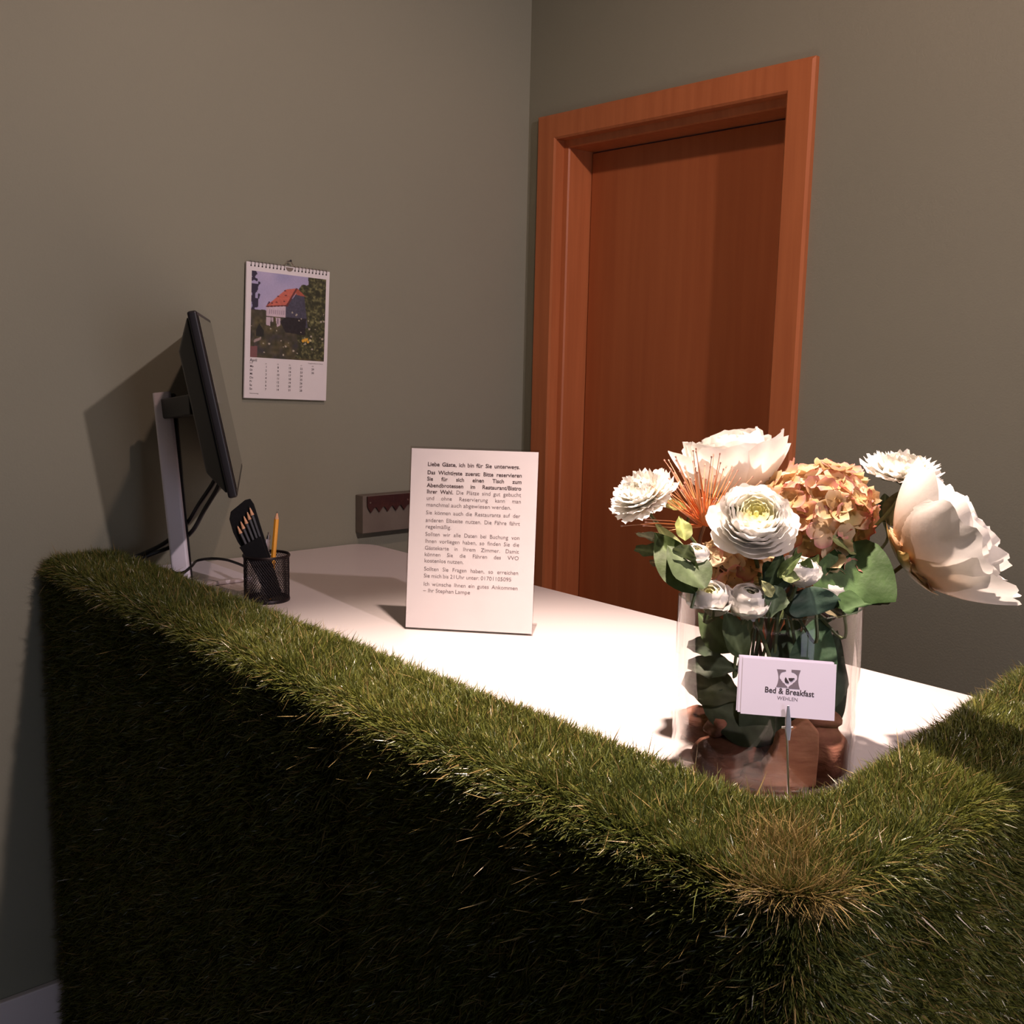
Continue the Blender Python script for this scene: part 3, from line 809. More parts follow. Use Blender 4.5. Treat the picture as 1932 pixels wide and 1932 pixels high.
def axis_frame(c, ax, roll=0):
    z = Vector(ax).normalized(); x = z.orthogonal().normalized(); x = Matrix.Rotation(roll, 3, z) @ x
    return frame(c, x, z.cross(x))
def camdir(r_, u_, f_): return (R_*r_+U_*u_-fw*f_).normalized()   # right, up, towards the viewer
WHT = (.86, .84, .80); CRM = (.84, .80, .62); YEL = (.72, .74, .28); PCH = (.86, .68, .52)
VC = Vector((.957, .637, DZT)); VR = .0985; VH = .196

def stem_to(b, top, ax, seedv, rad=.0022, col=(.10, .13, .05), bottom=None):
    rs = rnd(seedv)
    a = rs.uniform(0, 6.28); q = rs.uniform(.01, .05)
    bt = bottom or VC+Vector((q*math.cos(a), q*math.sin(a), .022+rs.uniform(0, .03)))
    top = Vector(top); ax = Vector(ax).normalized()
    # pass through the vase mouth
    mouth = VC+Vector(((top.x-VC.x)*.35, (top.y-VC.y)*.35, VH+.0))
    hv = Vector((mouth.x-VC.x, mouth.y-VC.y, 0))
    if hv.length > VR-.022: mouth = VC+hv*((VR-.022)/hv.length)+Vector((0, 0, VH))
    P = [bt, bt.lerp(mouth, .5)+Vector((rs.uniform(-.008, .008), rs.uniform(-.008, .008), 0)), mouth, top-ax*.03, top]
    out = []
    for i in range(len(P)-1):
        p0 = P[max(i-1, 0)]; p1 = P[i]; p2 = P[i+1]; p3 = P[min(i+2, len(P)-1)]
        for t in np.linspace(0, 1, 7)[:-1]:
            out.append(.5*((2*p1)+(-p0+p2)*t+(2*p0-5*p1+4*p2-p3)*t*t+(-p0+3*p1-3*p2+p3)*t**3))
    out.append(P[-1])
    b.col = col
    b.tube(out, rad, 7)
    return out

def leaf(b, base, dirv, nrmv, L, Wd, col=(.09, .15, .05), vein=(.17, .23, .09), curl=.25, fold=.25, lobes=0, seed=0, shape=0, nv=13, wave=0.0):
    rs = rnd(seed)
    d = Vector(dirv).normalized(); n = Vector(nrmv); n = (n-d*n.dot(d)).normalized(); s = d.cross(n)
    P = []; C = []
    us = [-1, -.66, -.33, -.07, 0, .07, .33, .66, 1]
    ph = rs.random()*6
    for i in range(nv):
        v = i/(nv-1)
        if shape == 0: wv = math.sin(math.pi*min(1, v**.8*.97+.03))**.9         # lanceolate
        elif shape == 1: wv = (math.sin(math.pi*(v**.6)*.97+.05)**.6 if v < .999 else .15)            # broad
        else: wv = min(1, v*2.2)**1.2*(1-.65*max(0, v-.62)/.38)
        if lobes: wv *= .80+.20*abs(math.sin(v*math.pi*lobes+.4))
        wv = max(wv, .03)
        cen = Vector(base)+d*(L*v)-n*(curl*L*v*v)
        row = []; cr = []
        for u in us:
            wob = wave*math.sin(v*14+ph+u*2)*abs(u)
            row.append(cen+s*(u*Wd/2*wv)+n*(abs(u)*Wd*fold*wv*.5+wob))
            k = 1.0 if abs(u) < .1 else 0
            lat = .25*(math.sin(v*38-abs(u)*7) > .75)
            k = max(k, lat)
            g = 1+.25*rs.uniform(-1, 1)*.3
            cr.append(tuple((col[q]*(1-k)+vein[q]*k)*g for q in range(3)))
        P.append(row); C.append(cr)
    b.grid(P, C)

GRN = (.05, .09, .028); GRN2 = (.08, .12, .035); DGR = (.035, .07, .035); OLV = (.22, .21, .06)
def flower(name, label, c, ax, builder, seed, sepal=None, stemcol=(.10, .13, .05), group=None, srad=.0022):
    c = Vector(c)
    t = thing(name, VC+Vector((0, 0, .02)), label, 'flower', group)
    b = MB(); builder(b, axis_frame(c, ax, seed*1.3)); b.clamp().build('petals', PETAL, t, smooth=True, angle=180)
    b = MB(); stem_to(b, c, ax, seed, rad=srad, col=stemcol); b.clamp().build('stem', STEMM, t, smooth=True)
    if sepal:
        b = MB(); Mx = axis_frame(c, ax, seed)
        for k in range(sepal[0]):
            petal(b, Mx, k*6.283/sepal[0]+.3, .003, sepal[1], sepal[2], sepal[3], sepal[4], z0=-.002, seed=seed+k, ce=sepal[5], cb=GRN, cup=.3, tipw=.2, nu=5, nv=6)
        b.clamp().build('sepals', LEAFM, t, smooth=True, angle=180)
    return t

def ranunculus(Rr, shift=0.0, core=(.82, .80, .40), skip=0, nu=11):
    def f(b, Mx):
        rs = rnd(17)
        # (petals, length, half width, end angle, depth of base); shells from the open rim to the sunken heart
        layers = [(7, 1.06, .60, 58, -.46), (7, 1.04, .58, 44, -.42), (7, 1.03, .56, 30, -.38), (7, 1.02, .55, 18, -.34), (6, 1.02, .54, 6, -.30),
                  (6, .98, .50, -6, -.24), (6, .92, .46, -14, -.18), (5, .80, .40, -20, -.10), (5, .66, .34, -26, -.03), (4, .52, .26, -30, .04), (4, .38, .19, -34, .10), (3, .26, .13, -36, .16)]
        for i, (n, L, wd, a1, zb_) in enumerate(layers):
            if i < skip or (skip and i % 2): continue
            k = max(0, (i-6)/4.0); k = min(1, k)
            ce = tuple(WHT[q]*(1-k*.75)+core[q]*k*.75 for q in range(3))
            cb = tuple(ce[q]*(1-.6*min(1, i/6))+(.84, .78, .42)[q]*.6*min(1, i/6) for q in range(3))
            for j in range(n):
                petal(b, Mx, 6.283*j/n+i*.62+rs.uniform(-.16, .16), Rr*.06, Rr*L*rs.uniform(.95, 1.04), Rr*wd, 89, a1-shift+rs.uniform(-5, 5), z0=Rr*zb_,
                      ruffle=Rr*.028, seed=i*20+j, ce=ce, cb=cb, cup=.05, tipw=.80, ragged=Rr*.012, pw=1.1, nu=nu, nv=11)
        b.col = core
        b.tube([Mx @ Vector((0, 0, z)) for z in (.05*Rr, .15*Rr, .28*Rr, .33*Rr)], [Rr*.05, Rr*.07, Rr*.05, Rr*.01], 10)
    return f

def open_disc(Rr, n_l=8, core=CRM):      # dome of many short layered petals with notched rims
    def f(b, Mx):
        rs = rnd(5)
        for i in range(n_l):
            k = i/(n_l-1)
            n = 13-i
            ce = tuple(WHT[q]*(1-k*.35)+core[q]*k*.35 for q in range(3))
            for j in range(n):
                petal(b, Mx, 6.283*j/n+i*.4+rs.uniform(-.1, .1), Rr*.06, Rr*(1.06-.09*i)*rs.uniform(.88, 1.08), Rr*(.34-.015*i), 90-3*i, 72-15*i, z0=.0012*i, ruffle=Rr*.06, seed=i*31+j,
                      ce=ce, cb=PCH if i == 0 else CRM, cup=.30, tipw=.85, ragged=Rr*.07, nu=9, nv=8, notch=True)
    return f

def peony(Rr, base=PCH, openness=1.0, n_l=5, scallop=.05, seedp=0, flare=0):
    def f(b, Mx):
        rs = rnd(9+seedp)
        layers = [(6, 1.62, .88, 30), (6, 1.52, .84, 18), (6, 1.44, .80, 8), (6, 1.36, .74, 0), (6, 1.30, .66, -8), (5, 1.24, .58, -14), (5, 1.16, .50, -20), (4, 1.08, .42, -26)]
        for i, (n, L, wd, a1) in enumerate(layers):
            ce = (.87, .84, .79); t_ = min(1, .14*i); cb = tuple(base[q]*(1-t_)+.82*t_ for q in range(3))
            for j in range(n):
                petal(b, Mx, 6.283*j/n+i*.55+rs.uniform(-.15, .15), Rr*.06, Rr*L*rs.uniform(.90, 1.07), Rr*wd, 88-4*i, (a1+flare)*openness+rs.uniform(-6, 6), z0=Rr*.02*i, ruffle=Rr*.07,
                      seed=i*37+j+seedp, ce=ce, cb=cb, cup=.25, tipw=.94, ragged=Rr*scallop*.8, nu=15, nv=12, pw=.8)
    return f

def bud(Rr, green=False):
    def f(b, Mx):
        rs = rnd(3)
        for i in range(6):
            n = (5, 5, 4, 4, 3, 3)[i]
            ce = [(.82, .79, .76), (.84, .81, .76), (.84, .82, .70), (.80, .79, .55), (.72, .72, .38), (.6, .62, .25)][i]
            for j in range(n):
                petal(b, Mx, 6.283*j/n+i*.9, Rr*.05, Rr*(2.75-.30*i)*rs.uniform(.95, 1.03), Rr*(.92-.12*i), 84-2*i, (-42, -58, -66, -70, -74, -78)[i], z0=Rr*.05*i, ruffle=Rr*.03, seed=i*13+j, ce=ce, cb=(.78, .75, .68), cup=.08, tipw=.7, nu=9, nv=12, pw=.85)
    return f

# the nine white blooms
flower('ranunculus_flower', 'big round white flower with yellow green centre, facing front', W(1424, 980, 1.085), camdir(-.05, .56, .80), ranunculus(.0455), 1, sepal=(5, .03, .008, 80, 50, GRN))
flower('peony_flower', 'white flower at far left of the bouquet, seen from the side', W(1217, 946, 1.13), camdir(-.46, .74, .46), open_disc(.038), 2, group='white open blooms', sepal=(5, .022, .008, 95, 85, GRN2), stemcol=(.20, .20, .08))
flower('peony_flower', 'large white cupped flower at the top behind the front flower', W(1390, 942, 1.225), camdir(-.12, .97, .08), peony(.063, flare=-12), 3, group='white open blooms')
flower('peony_flower', 'white flower at the upper right, flat with serrated petals', W(1700, 905, 1.19), camdir(.12, .92, .30), open_disc(.044), 4, group='white open blooms', sepal=(5, .022, .009, 95, 85, GRN2), stemcol=(.16, .18, .06))
flower('peony_flower', 'very large white peony leaning out on the right', W(1704, 1066, 1.12), camdir(.78, .56, .30), peony(.072, base=(.84, .50, .22), flare=-9, seedp=50, scallop=.06), 5, group='white open blooms', sepal=(5, .05, .016, 92, 60, (.62, .42, .16)), stemcol=(.35, .20, .08))
flower('ranunculus_bud', 'tiny white bud beside the left leaves, above the vase rim', W(1312, 1050, 1.08), camdir(.1, .8, .5), ranunculus(.0230, 40, skip=2, nu=7), 6, sepal=(4, .014, .007, 80, 10, GRN2), group='white flower buds')
flower('ranunculus_bud', 'round white bud resting at the vase rim, left of the pair', W(1337, 1134, 1.082), camdir(-.05, .80, .60), ranunculus(.0365, 34, skip=2, nu=9), 7, sepal=(4, .016, .012, 110, 140, (.72, .70, .72)), group='white flower buds')
flower('ranunculus_bud', 'round white bud with greenish top, right of the pair at the rim', W(1411, 1140, 1.078), camdir(.10, .87, .48), ranunculus(.0360, 42, core=(.50, .52, .25), skip=2, nu=9), 8, sepal=(4, .016, .012, 110, 140, (.72, .70, .72)), group='white flower buds')
flower('ranunculus_bud', 'cream bud wrapped in green leaves below the pink hydrangea', W(1510, 1082, 1.075), camdir(.25, .9, .34), ranunculus(.0330, 44, skip=2, nu=9), 9, sepal=(3, .030, .012, 70, -10, GRN2), group='white flower buds')
flower('ranunculus_bud', 'pale lilac white bloom between rim and the large right leaf', W(1570, 1122, 1.12), camdir(.1, .95, .2), ranunculus(.0290, 38, skip=2, nu=9), 10, group='white flower buds')

# hydrangea heads
def hydrangea(name, label, c, Rr, n, seed, dark=1.0, squash=.85, stemtop=None):
    c = Vector(c)
    t = thing(name, VC+Vector((0, 0, .02)), label, 'flower', 'hydrangea flower heads')
    rs = rnd(seed)
    b = MB()
    ga = 2.39996
    k = 0
    for i in range(n):
        u = 1-2*(i+.5)/n
        a = i*ga
        s = math.sqrt(1-u*u)
        d = Vector((s*math.cos(a), s*math.sin(a), u))
        if d.z < -.75: continue
        ctr = c+Vector((d.x*Rr, d.y*Rr, d.z*Rr*squash))*rs.uniform(.86, 1.05)
        ax = (d+Vector((rs.uniform(-.35, .35), rs.uniform(-.35, .35), rs.uniform(-.2, .4)))).normalized()
        Mx = axis_frame(ctr, ax, rs.uniform(0, 6))
        hue = rs.random()
        pk = (.74, .33, .30); tn = (.62, .42, .19); gr = (.50, .44, .20); cm = (.84, .66, .42); rd = (.40, .09, .07)
        basec = [cm, tn, gr, tn][int(hue*3.99)]
        edge = pk if rs.random() < .5 else (cm if rs.random() < .75 else rd)
        m_ = rs.uniform(.75, 1.05)
        for q in range(4):
            petal(b, Mx, q*math.pi/2+rs.uniform(-.15, .15), .0006, .0225*rs.uniform(.85, 1.2), .0150, 62+rs.uniform(-12, 15), 78+rs.uniform(-28, 35), ruffle=.0018, seed=seed*1000+i*4+q,
                  ce=tuple(x*m_ for x in edge), cb=tuple(x*m_ for x in basec), cup=.42, tipw=.80, nu=8, nv=8, kp=3.2)
    b.clamp().build('florets', PETAL, t, smooth=True, angle=180)
    b = MB()
    pts = stem_to(b, c-Vector((0, 0, Rr*.7)), (0, 0, 1), seed, rad=.003, col=(.16, .07, .045))
    for i in range(16):
        a = i*ga; q = Vector((math.cos(a)*Rr*.6, math.sin(a)*Rr*.6, Rr*.1*(i % 3)))
        b.tube([c-Vector((0, 0, Rr*.72)), c+q*.5-Vector((0, 0, Rr*.2)), c+q], .0009, 5)
    b.clamp().build('stem', STEMM, t, smooth=True)
hydrangea('hydrangea_flower', 'large pink and tan hydrangea head in the middle of the bouquet', W(1540, 966, 1.17), .0565, 56, 21)
hydrangea('hydrangea_flower', 'brownish hydrangea head under the big round white flower', W(1392, 1070, 1.15), .032, 20, 22)
hydrangea('hydrangea_flower', 'small tan hydrangea head beside the large right leaf', W(1578, 1082, 1.15), .028, 18, 23)

# orange stamen spray
sp = thing('orange_stamen_spray', VC+Vector((0, 0, .02)), 'spiky orange stamen spray fanning out left of the big flower', 'flower')
b = MB(); rs = rnd(8); base = W(1328, 992, 1.13)
for i in range(85):
    ang = rs.gauss(14, 30); ln = rs.uniform(.045, .085) if rs.random() < .8 else .03
    dep = rs.uniform(-.45, .45)
    d = (R_*-math.sin(R(ang)) + U_*math.cos(R(ang)) - fw*dep).normalized()
    o = base+R_*rs.uniform(-.006, .006)
    mid = o+d*ln*.55+U_*rs.uniform(-.003, .003)
    end = o+d*ln
    cc = (.80, .24, .05) if rs.random() < .6 else (.85, .42, .16)
    b.tube([o, mid, end], [.0008, .0006, .0004], 5, cols=[(.75, .16, .03), cc, (.75, .40, .26)])
    b.tube([end, end+d*.0022], [.0009, .0009], 5, cols=[(.70, .36, .26)]*2)
b.build('filaments', STEMM, sp, smooth=True); 
b = MB(); stem_to(b, base, (0, 0, 1), 31, col=(.20, .08, .04)); b.clamp().build('stem', STEMM, sp, smooth=True)

# leaves around and above the rim: (label, base px, tip px, depth base, depth tip, width, kind, colour, normal hint)
def leafsprig(label, specs, seed, matl=LEAFM, stemc=(.10, .13, .05)):
    t = thing('leaf_sprig', VC+Vector((0, 0, .02)), label, 'leaf', 'leaf sprigs in the vase')
    first = None
    for i, (bp, tpx, d0, d1, wd, shp, col, fold, nh) in enumerate(specs):
        b = MB(); A = W(bp[0], bp[1], d0); B = W(tpx[0], tpx[1], d1)
        if first is None: first = A
        n = camdir(*nh)
        dd = B-A
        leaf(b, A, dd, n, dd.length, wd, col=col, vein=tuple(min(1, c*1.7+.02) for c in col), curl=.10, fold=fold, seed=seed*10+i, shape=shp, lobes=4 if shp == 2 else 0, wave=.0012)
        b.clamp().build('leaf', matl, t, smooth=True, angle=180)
    b = MB(); stem_to(b, first, (0, 0, 1), seed, rad=.0018, col=stemc); b.clamp().build('stem', STEMM, t, smooth=True)
    return t
LG = (.065, .10, .03); MG = (.035, .06, .02)
leafsprig('long narrow green leaves rising at the left of the vase rim', [
    ((1312, 1118), (1232, 1000), 1.06, 1.10, .040, 0, LG, .35, (-.3, .2, .9)),
    ((1322, 1116), (1240, 972), 1.07, 1.13, .024, 0, (.22, .25, .09), .5, (.4, .2, .9)),
    ((1330, 1110), (1262, 1022), 1.05, 1.08, .044, 0, (.06, .09, .035), .2, (.3, .3, .9)),
    ((1262, 1050), (1196, 1030), 1.10, 1.13, .020, 2, (.12, .16, .07), .3, (-.2, .6, .7)),
    ((1258, 1030), (1200, 998), 1.10, 1.14, .018, 2, (.16, .17, .10), .3, (0, .8, .5)),
    ((1262, 1068), (1222, 1055), 1.10, 1.13, .014, 0, (.26, .20, .12), .3, (0, .3, .9))], 41)
leafsprig('olive green leaf below the far left white flower', [
    ((1305, 962), (1220, 945), 1.15, 1.12, .020, 0, OLV, .4, (0, .7, .6)),
    ((1292, 1020), (1283, 972), 1.08, 1.09, .020, 0, (.24, .27, .08), .35, (.3, .2, .9)),
    ((1288, 1052), (1300, 1030), 1.07, 1.06, .026, 1, (.16, .20, .09), .2, (0, .3, .9))], 42)
leafsprig('small dark leaves beneath the large round white flower', [
    ((1450, 1110), (1478, 1040), 1.08, 1.07, .020, 0, MG, .3, (.2, .2, .9)),
    ((1475, 1112), (1446, 1062), 1.10, 1.09, .030, 1, (.05, .10, .06), .2, (-.2, .2, .9)),
    ((1468, 1090), (1512, 1042), 1.055, 1.045, .013, 0, GRN2, .4, (-.3, .3, .9)),
    ((1475, 1085), (1510, 1092), 1.05, 1.045, .014, 0, (.16, .20, .07), .3, (0, .3, .9)),
    ((1458, 1125), (1438, 1096), 1.045, 1.04, .012, 0, (.33, .35, .16), .3, (0, .2, .9)),
    ((1455, 1165), (1470, 1105), 1.06, 1.07, .028, 2, (.08, .12, .06), .3, (0, .1, .9))], 43)
leafsprig('large bright green leaf at the right of the vase rim', [
    ((1592, 1152), (1648, 1018), 1.10, 1.12, .088, 1, (.045, .095, .024), .12, (-.2, .25, .95)),
    ((1594, 1154), (1602, 1020), 1.12, 1.15, .034, 0, (.045, .085, .03), .3, (.3, .2, .9)),
    ((1590, 1153), (1686, 1112), 1.08, 1.12, .040, 1, (.035, .072, .022), .22, (0, .75, .62)),
    ((1640, 1100), (1690, 1075), 1.13, 1.16, .022, 0, (.08, .13, .06), .3, (0, .5, .7)),
    ((1615, 1040), (1570, 1010), 1.13, 1.11, .024, 0, (.20, .24, .09), .3, (0, .5, .7))], 44)
leafsprig('dark olive leaves behind the upper right white flower', [
    ((1668, 985), (1672, 930), 1.21, 1.22, .020, 1, (.05, .07, .03), .2, (0, .2, .9)),
    ((1680, 992), (1700, 925), 1.20, 1.205, .032, 0, (.15, .14, .06), .3, (0, .2, .9))], 45)
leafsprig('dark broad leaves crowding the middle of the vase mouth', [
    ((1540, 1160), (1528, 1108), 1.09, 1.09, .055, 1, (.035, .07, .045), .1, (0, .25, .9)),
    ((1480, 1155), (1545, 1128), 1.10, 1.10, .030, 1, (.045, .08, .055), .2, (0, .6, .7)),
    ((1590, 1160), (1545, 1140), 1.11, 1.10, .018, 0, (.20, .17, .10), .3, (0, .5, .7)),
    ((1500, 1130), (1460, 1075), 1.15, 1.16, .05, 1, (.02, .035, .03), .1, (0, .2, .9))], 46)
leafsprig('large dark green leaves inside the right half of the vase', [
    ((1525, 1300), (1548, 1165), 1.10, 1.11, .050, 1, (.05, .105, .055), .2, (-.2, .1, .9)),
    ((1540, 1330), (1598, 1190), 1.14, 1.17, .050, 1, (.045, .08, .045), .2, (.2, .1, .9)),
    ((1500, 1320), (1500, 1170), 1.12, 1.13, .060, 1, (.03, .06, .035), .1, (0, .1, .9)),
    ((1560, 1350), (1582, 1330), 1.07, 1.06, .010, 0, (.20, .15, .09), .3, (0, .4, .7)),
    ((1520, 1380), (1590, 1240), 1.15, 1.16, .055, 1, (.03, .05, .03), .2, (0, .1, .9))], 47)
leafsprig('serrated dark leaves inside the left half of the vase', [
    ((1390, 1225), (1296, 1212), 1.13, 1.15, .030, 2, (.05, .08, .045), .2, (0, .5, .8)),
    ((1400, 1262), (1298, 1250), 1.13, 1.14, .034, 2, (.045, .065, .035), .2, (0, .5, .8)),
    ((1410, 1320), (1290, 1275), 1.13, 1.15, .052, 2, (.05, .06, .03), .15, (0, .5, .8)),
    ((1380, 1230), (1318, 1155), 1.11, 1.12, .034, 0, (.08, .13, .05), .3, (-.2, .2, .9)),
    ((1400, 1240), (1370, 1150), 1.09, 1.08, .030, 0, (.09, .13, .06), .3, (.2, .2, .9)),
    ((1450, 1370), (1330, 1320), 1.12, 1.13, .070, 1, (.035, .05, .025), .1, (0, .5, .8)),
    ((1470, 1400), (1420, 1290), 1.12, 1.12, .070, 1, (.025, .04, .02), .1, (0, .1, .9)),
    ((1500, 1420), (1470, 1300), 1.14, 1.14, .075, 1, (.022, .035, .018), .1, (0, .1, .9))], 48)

# vase
vs_ = thing('glass_vase', VC, 'clear cylindrical glass vase of flowers on the desk corner', 'vase')
b = MB(); TV = Matrix.Translation(VC)
b.lathe([(.0005, .0008), (VR-.003, .0008), (VR, .004), (VR, VH-.001), (VR-.0010, VH+.0003), (VR-.0028, VH+.0003), (VR-.0035, VH-.001), (VR-.0035, .016), (VR-.007, .012), (.0005, .011)], 96, TV)
b.build('vase_body', GLASS, vs_, smooth=True, angle=60)
b = MB(); b.lathe([(VR-.0032, VH-.0002), (VR-.0018, VH+.0008), (VR-.0004, VH-.0002), (VR-.0018, VH-.0004)], 96, TV, close=True)
b.build('rim', clear_mat('rim_glass', (.80, .86, .84), 1.0), vs_, smooth=True)

# driftwood in the vase bottom
def chunk(name, c, size, rotz, seed, m, label, tiltx=0):
    rs = np.random.RandomState(seed)
    import bmesh
    bm = bmesh.new(); bmesh.ops.create_icosphere(bm, subdivisions=3, radius=1)
    f = rs.normal(0, 2.2, (3, 3)); ph = rs.rand(3)*6
    Rm = Matrix.Rotation(rotz, 4, 'Z') @ Matrix.Rotation(tiltx, 4, 'X')
    for v in bm.verts:
        p = np.array(v.co)
        k = 1+.16*np.sin(f @ p+ph).sum()/2+.05*np.sin(7*p+ph[::-1]).sum()
        q = np.sign(p)*np.abs(p)**.8*k
        w_ = Rm @ Vector((q[0]*size[0], q[1]*size[1], q[2]*size[2]))+Vector(c)
        h_ = Vector((w_.x-VC.x, w_.y-VC.y, 0))
        if h_.length > VR-.0055: h_ *= (VR-.0055)/h_.length
        v.co = Vector((VC.x+h_.x, VC.y+h_.y, max(w_.z, VC.z+.0118)))
    me = bpy.data.meshes.new(name); bm.to_mesh(me); bm.free(); me.materials.append(m)
    me.polygons.foreach_set('use_smooth', [True]*len(me.polygons))
    o = bpy.data.objects.new(name, me); COL.objects.link(o)
    return tag(o, label, 'driftwood', 'driftwood pieces in the vase')
zb = DZT+.0125
vcx, vcy = VC.x, VC.y
back2 = Vector((fw.x, fw.y, 0)).normalized(); rgt = rt
def vp(r_, f_, z): p = VC+rgt*r_+back2*f_; return (p.x, p.y, zb+z)
CH_ = [
    ((-.050, -.044, .020), (.042, .024, .0200), 0.5, 'brown driftwood chunk at the front left of the vase bottom', 0),
    ((-.060, .028, .026), (.030, .019, .023), -.6, 'brown driftwood chunk at the back left of the vase bottom', 0),
    ((.058, -.036, .024), (.032, .026, .025), -1.0, 'big brown driftwood chunk at the front right of the vase bottom', .2),
    ((.060, .022, .026), (.028, .020, .024), .4, 'brown driftwood chunk at the back right of the vase bottom', 0),
    ((-.010, -.062, .011), (.026, .014, .0095), .1, 'low dark driftwood chip near the front glass', 0),
    ((0, .064, .020), (.034, .017, .018), .1, 'brown driftwood chunk at the rear of the vase bottom', 0),
    ((-.046, -.020, .047), (.032, .016, .009), .9, 'flat driftwood piece lying on top at the left', .1),
    ((.052, -.022, .056), (.028, .016, .010), -.7, 'flat driftwood piece lying on top at the right', .1),
    ((0, 0, .020), (.042, .034, .022), .3, 'dark driftwood lump in the centre of the vase bottom', 0)]
for i, (p, s, rz, lab, tx) in enumerate(CH_):
    chunk('driftwood_piece', vp(*p), s, rz-.75, 60+i, DRIFT, lab, tx)
# upright pale block (pentagonal)
BM_ = frame(Vector(vp(.016, -.070, -.0005)), rgt, (0, 0, 1))
b = MB(); pts = [(-.032, 0), (.024, 0), (.025, .040), (.024, .060), (.012, .073), (.006, .072), (-.008, .062), (-.018, .054), (-.020, .042), (-.032, .020)]
b.prism(pts, -.009, .009, BM_)
o = b.build('driftwood_piece', BLOCKM, None, bevel=.003)
tag(o, 'pale upright pointed wood block standing behind the clip stem', 'driftwood', 'driftwood pieces in the vase')

# ------------------------------------------------------------------ card clip and business cards
cfoot = Vector((.864, .538, DZT+.001))
ctop = W(1486, 1332, 1.022)
ch = thing('card_clip_holder', cfoot, 'slim silver clip stem holding the business cards before the vase', 'card holder')
b = MB(); b.lathe([(.0005, 0), (.009, 0), (.009, .002), (.0005, .003)], 24, Matrix.Translation(cfoot)); b.build('foot', STEEL, ch, smooth=True)
clipb = W(1485, 1385, 1.022)
b = MB(); b.tube([cfoot+Vector((0, 0, .002)), cfoot.lerp(clipb, .6), clipb], .0011, 8); b.build('stem', STEEL, ch, smooth=True)
cn = camdir(-.12, .10, 1)     # card normal
CX = (R_ - cn*R_.dot(cn)).normalized()
rollc = R(-4.0)
CYv = cn.cross(CX); CX2 = CX*math.cos(rollc)+CYv*math.sin(rollc); 
CO = W(1487.5, 1300, 1.0255)
CM2 = frame(CO, CX2, cn.cross(CX2))
b = MB()
# crocodile clip: two tapered jaws in front of and behind the cards
jf = [(-.0011, .010), (.0011, .010), (.0026, -.004), (.0028, -.014), (.0016, -.024), (-.0016, -.024), (-.0028, -.014), (-.0026, -.004)]
JM = frame(W(1486.5, 1350, 1.0205), (R_).normalized(), U_)
b = MB(); b.prism(jf, .0006, .0022, JM); b.build('front_jaw', STEEL, ch, bevel=.0004)
JB = frame(W(1486.5, 1350, 1.0300), (R_).normalized(), U_)
b = MB(); b.prism(jf, -.0012, .0004, JB); b.tube([JB @ Vector((0, -.018, 0)), JM @ Vector((0, -.018, .001))], .0022, 8); b.build('back_jaw', STEEL, ch)
b = MB(); b.tube([JM @ Vector((-.0055, -.012, -.002)), JM @ Vector((.0055, -.012, -.002))], .0012, 8); b.build('hinge_pin', STEEL, ch)
CARDM = mat('card_stock', (.66, .62, .735), .6, spec=.3, var=.02)
cards = [(0, 0, 0, 'front business card printed with heart logo and Bed and Breakfast'), (-.0032, .0018, -.0009, 'business card directly behind the front card, edge showing at left'),
         (-.0042, .0024, -.0016, 'third business card of the clipped stack, shifted left'), (-.0018, .0014, -.0023, 'rearmost business card of the clipped stack')]
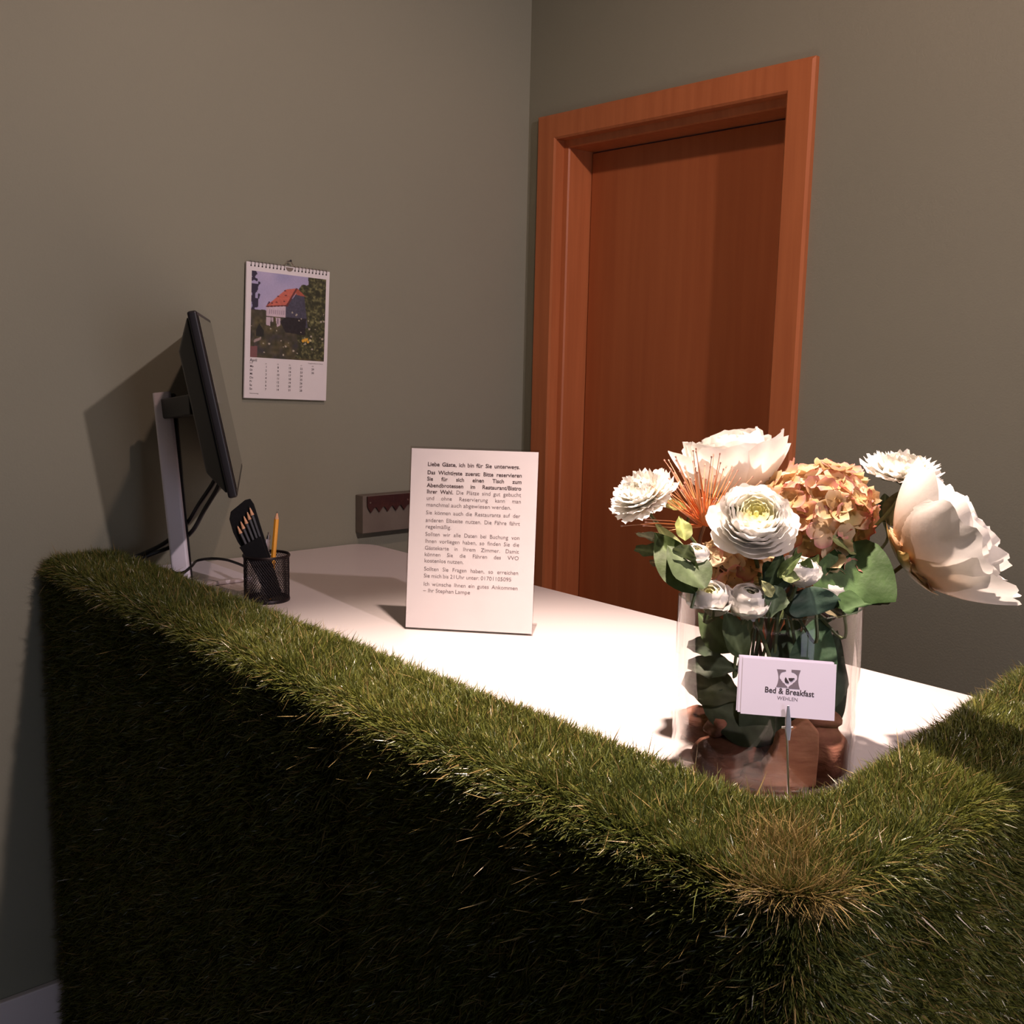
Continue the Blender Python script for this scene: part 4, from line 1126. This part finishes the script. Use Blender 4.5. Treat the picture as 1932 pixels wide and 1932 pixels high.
for i, (dx, dy, dz, lab) in enumerate(cards):
    t = thing('business_card', CO, lab, 'business card', 'business cards in the clip')
    CMi = CM2 @ Matrix.Translation((dx, dy, dz)) @ Matrix.Rotation(R((0, .6, -.3, .4)[i]), 4, 'Z')
    b = MB(); b.box((-.0448, -.0273, -.0002), (.0448, .0273, .0002), CMi); b.build('card_paper', CARDM, t)
    if i: continue
    LM = CMi @ Matrix.Translation((0, 0, .0003))
    # emblem: pillow square with a heart cut out, cup and croissant
    def heart(t):
        x = 16*math.sin(t)**3; y = 13*math.cos(t)-5*math.cos(2*t)-2*math.cos(3*t)-math.cos(4*t); return x/17, y/17
    b = MB()
    sc = .0088; ox, oy = -.0005, .0098
    hp = [heart(t_) for t_ in np.linspace(0, 2*math.pi, 49)[:-1]]
    def sq(side):    # side of the concave pillow outline, points top->bottom
        s_ = []
        for k in range(25):
            t_ = k/24; yv = 1-2*t_
            s_.append((side*(1.30-.22*(1-yv*yv)), yv*(.98 if side < 0 else 1.05)))
        return s_
    for side in (-1, 1):
        outer = sq(side)
        inner = []
        for (x, y) in outer:
            # heart boundary at this height on this side
            best = 0
            ys = min(max(y*1.0, -.98), .72)
            cand = [abs(h[0]) for i_, h in enumerate(hp) if abs(h[1]-ys) < .09 and h[0]*side >= -.02]
            best = max(cand) if cand else .05
            if y > .74: best = .28
            inner.append((side*(best+.02)*1.0, y))
        P = [[LM @ Vector((ox+x*sc, oy+y*sc, 0)) for (x, y) in (outer[k], inner[k])] for k in range(25)]
        b.grid(P)
    b.build('heart_emblem', GREYLOGO, t)
    b = MB()
    cupp = [(.02, .10), (.62, .14), (.70, .06), (.58, .0), (.46, -.18), (.30, -.26), (.16, -.20), (.05, -.06)]
    cro = [(-.30, .18), (-.20, .05), (-.10, -.12), (.02, -.28), (.10, -.42), (-.02, -.50), (-.22, -.44), (-.38, -.28), (-.40, -.08), (-.36, .06)]
    for pg in (cupp, cro): b.prism([(ox+x*sc, oy+y*sc) for x, y in pg], 0, .0001, LM)
    b.build('cup_and_croissant', INK, t)
    text_mesh([('Bed & Breakfast', .0010, -.0052, .0078, .0475, 'C')], 'name_text', INK, t, LM @ Matrix.Rotation(R(-1.5), 4, 'Z'), bold=.00012)
    text_mesh([('WEHLEN', -.0005, -.0110, .0048, .0195, 'C')], 'place_text', GREYLOGO, t, LM @ Matrix.Rotation(R(-1.0), 4, 'Z'))
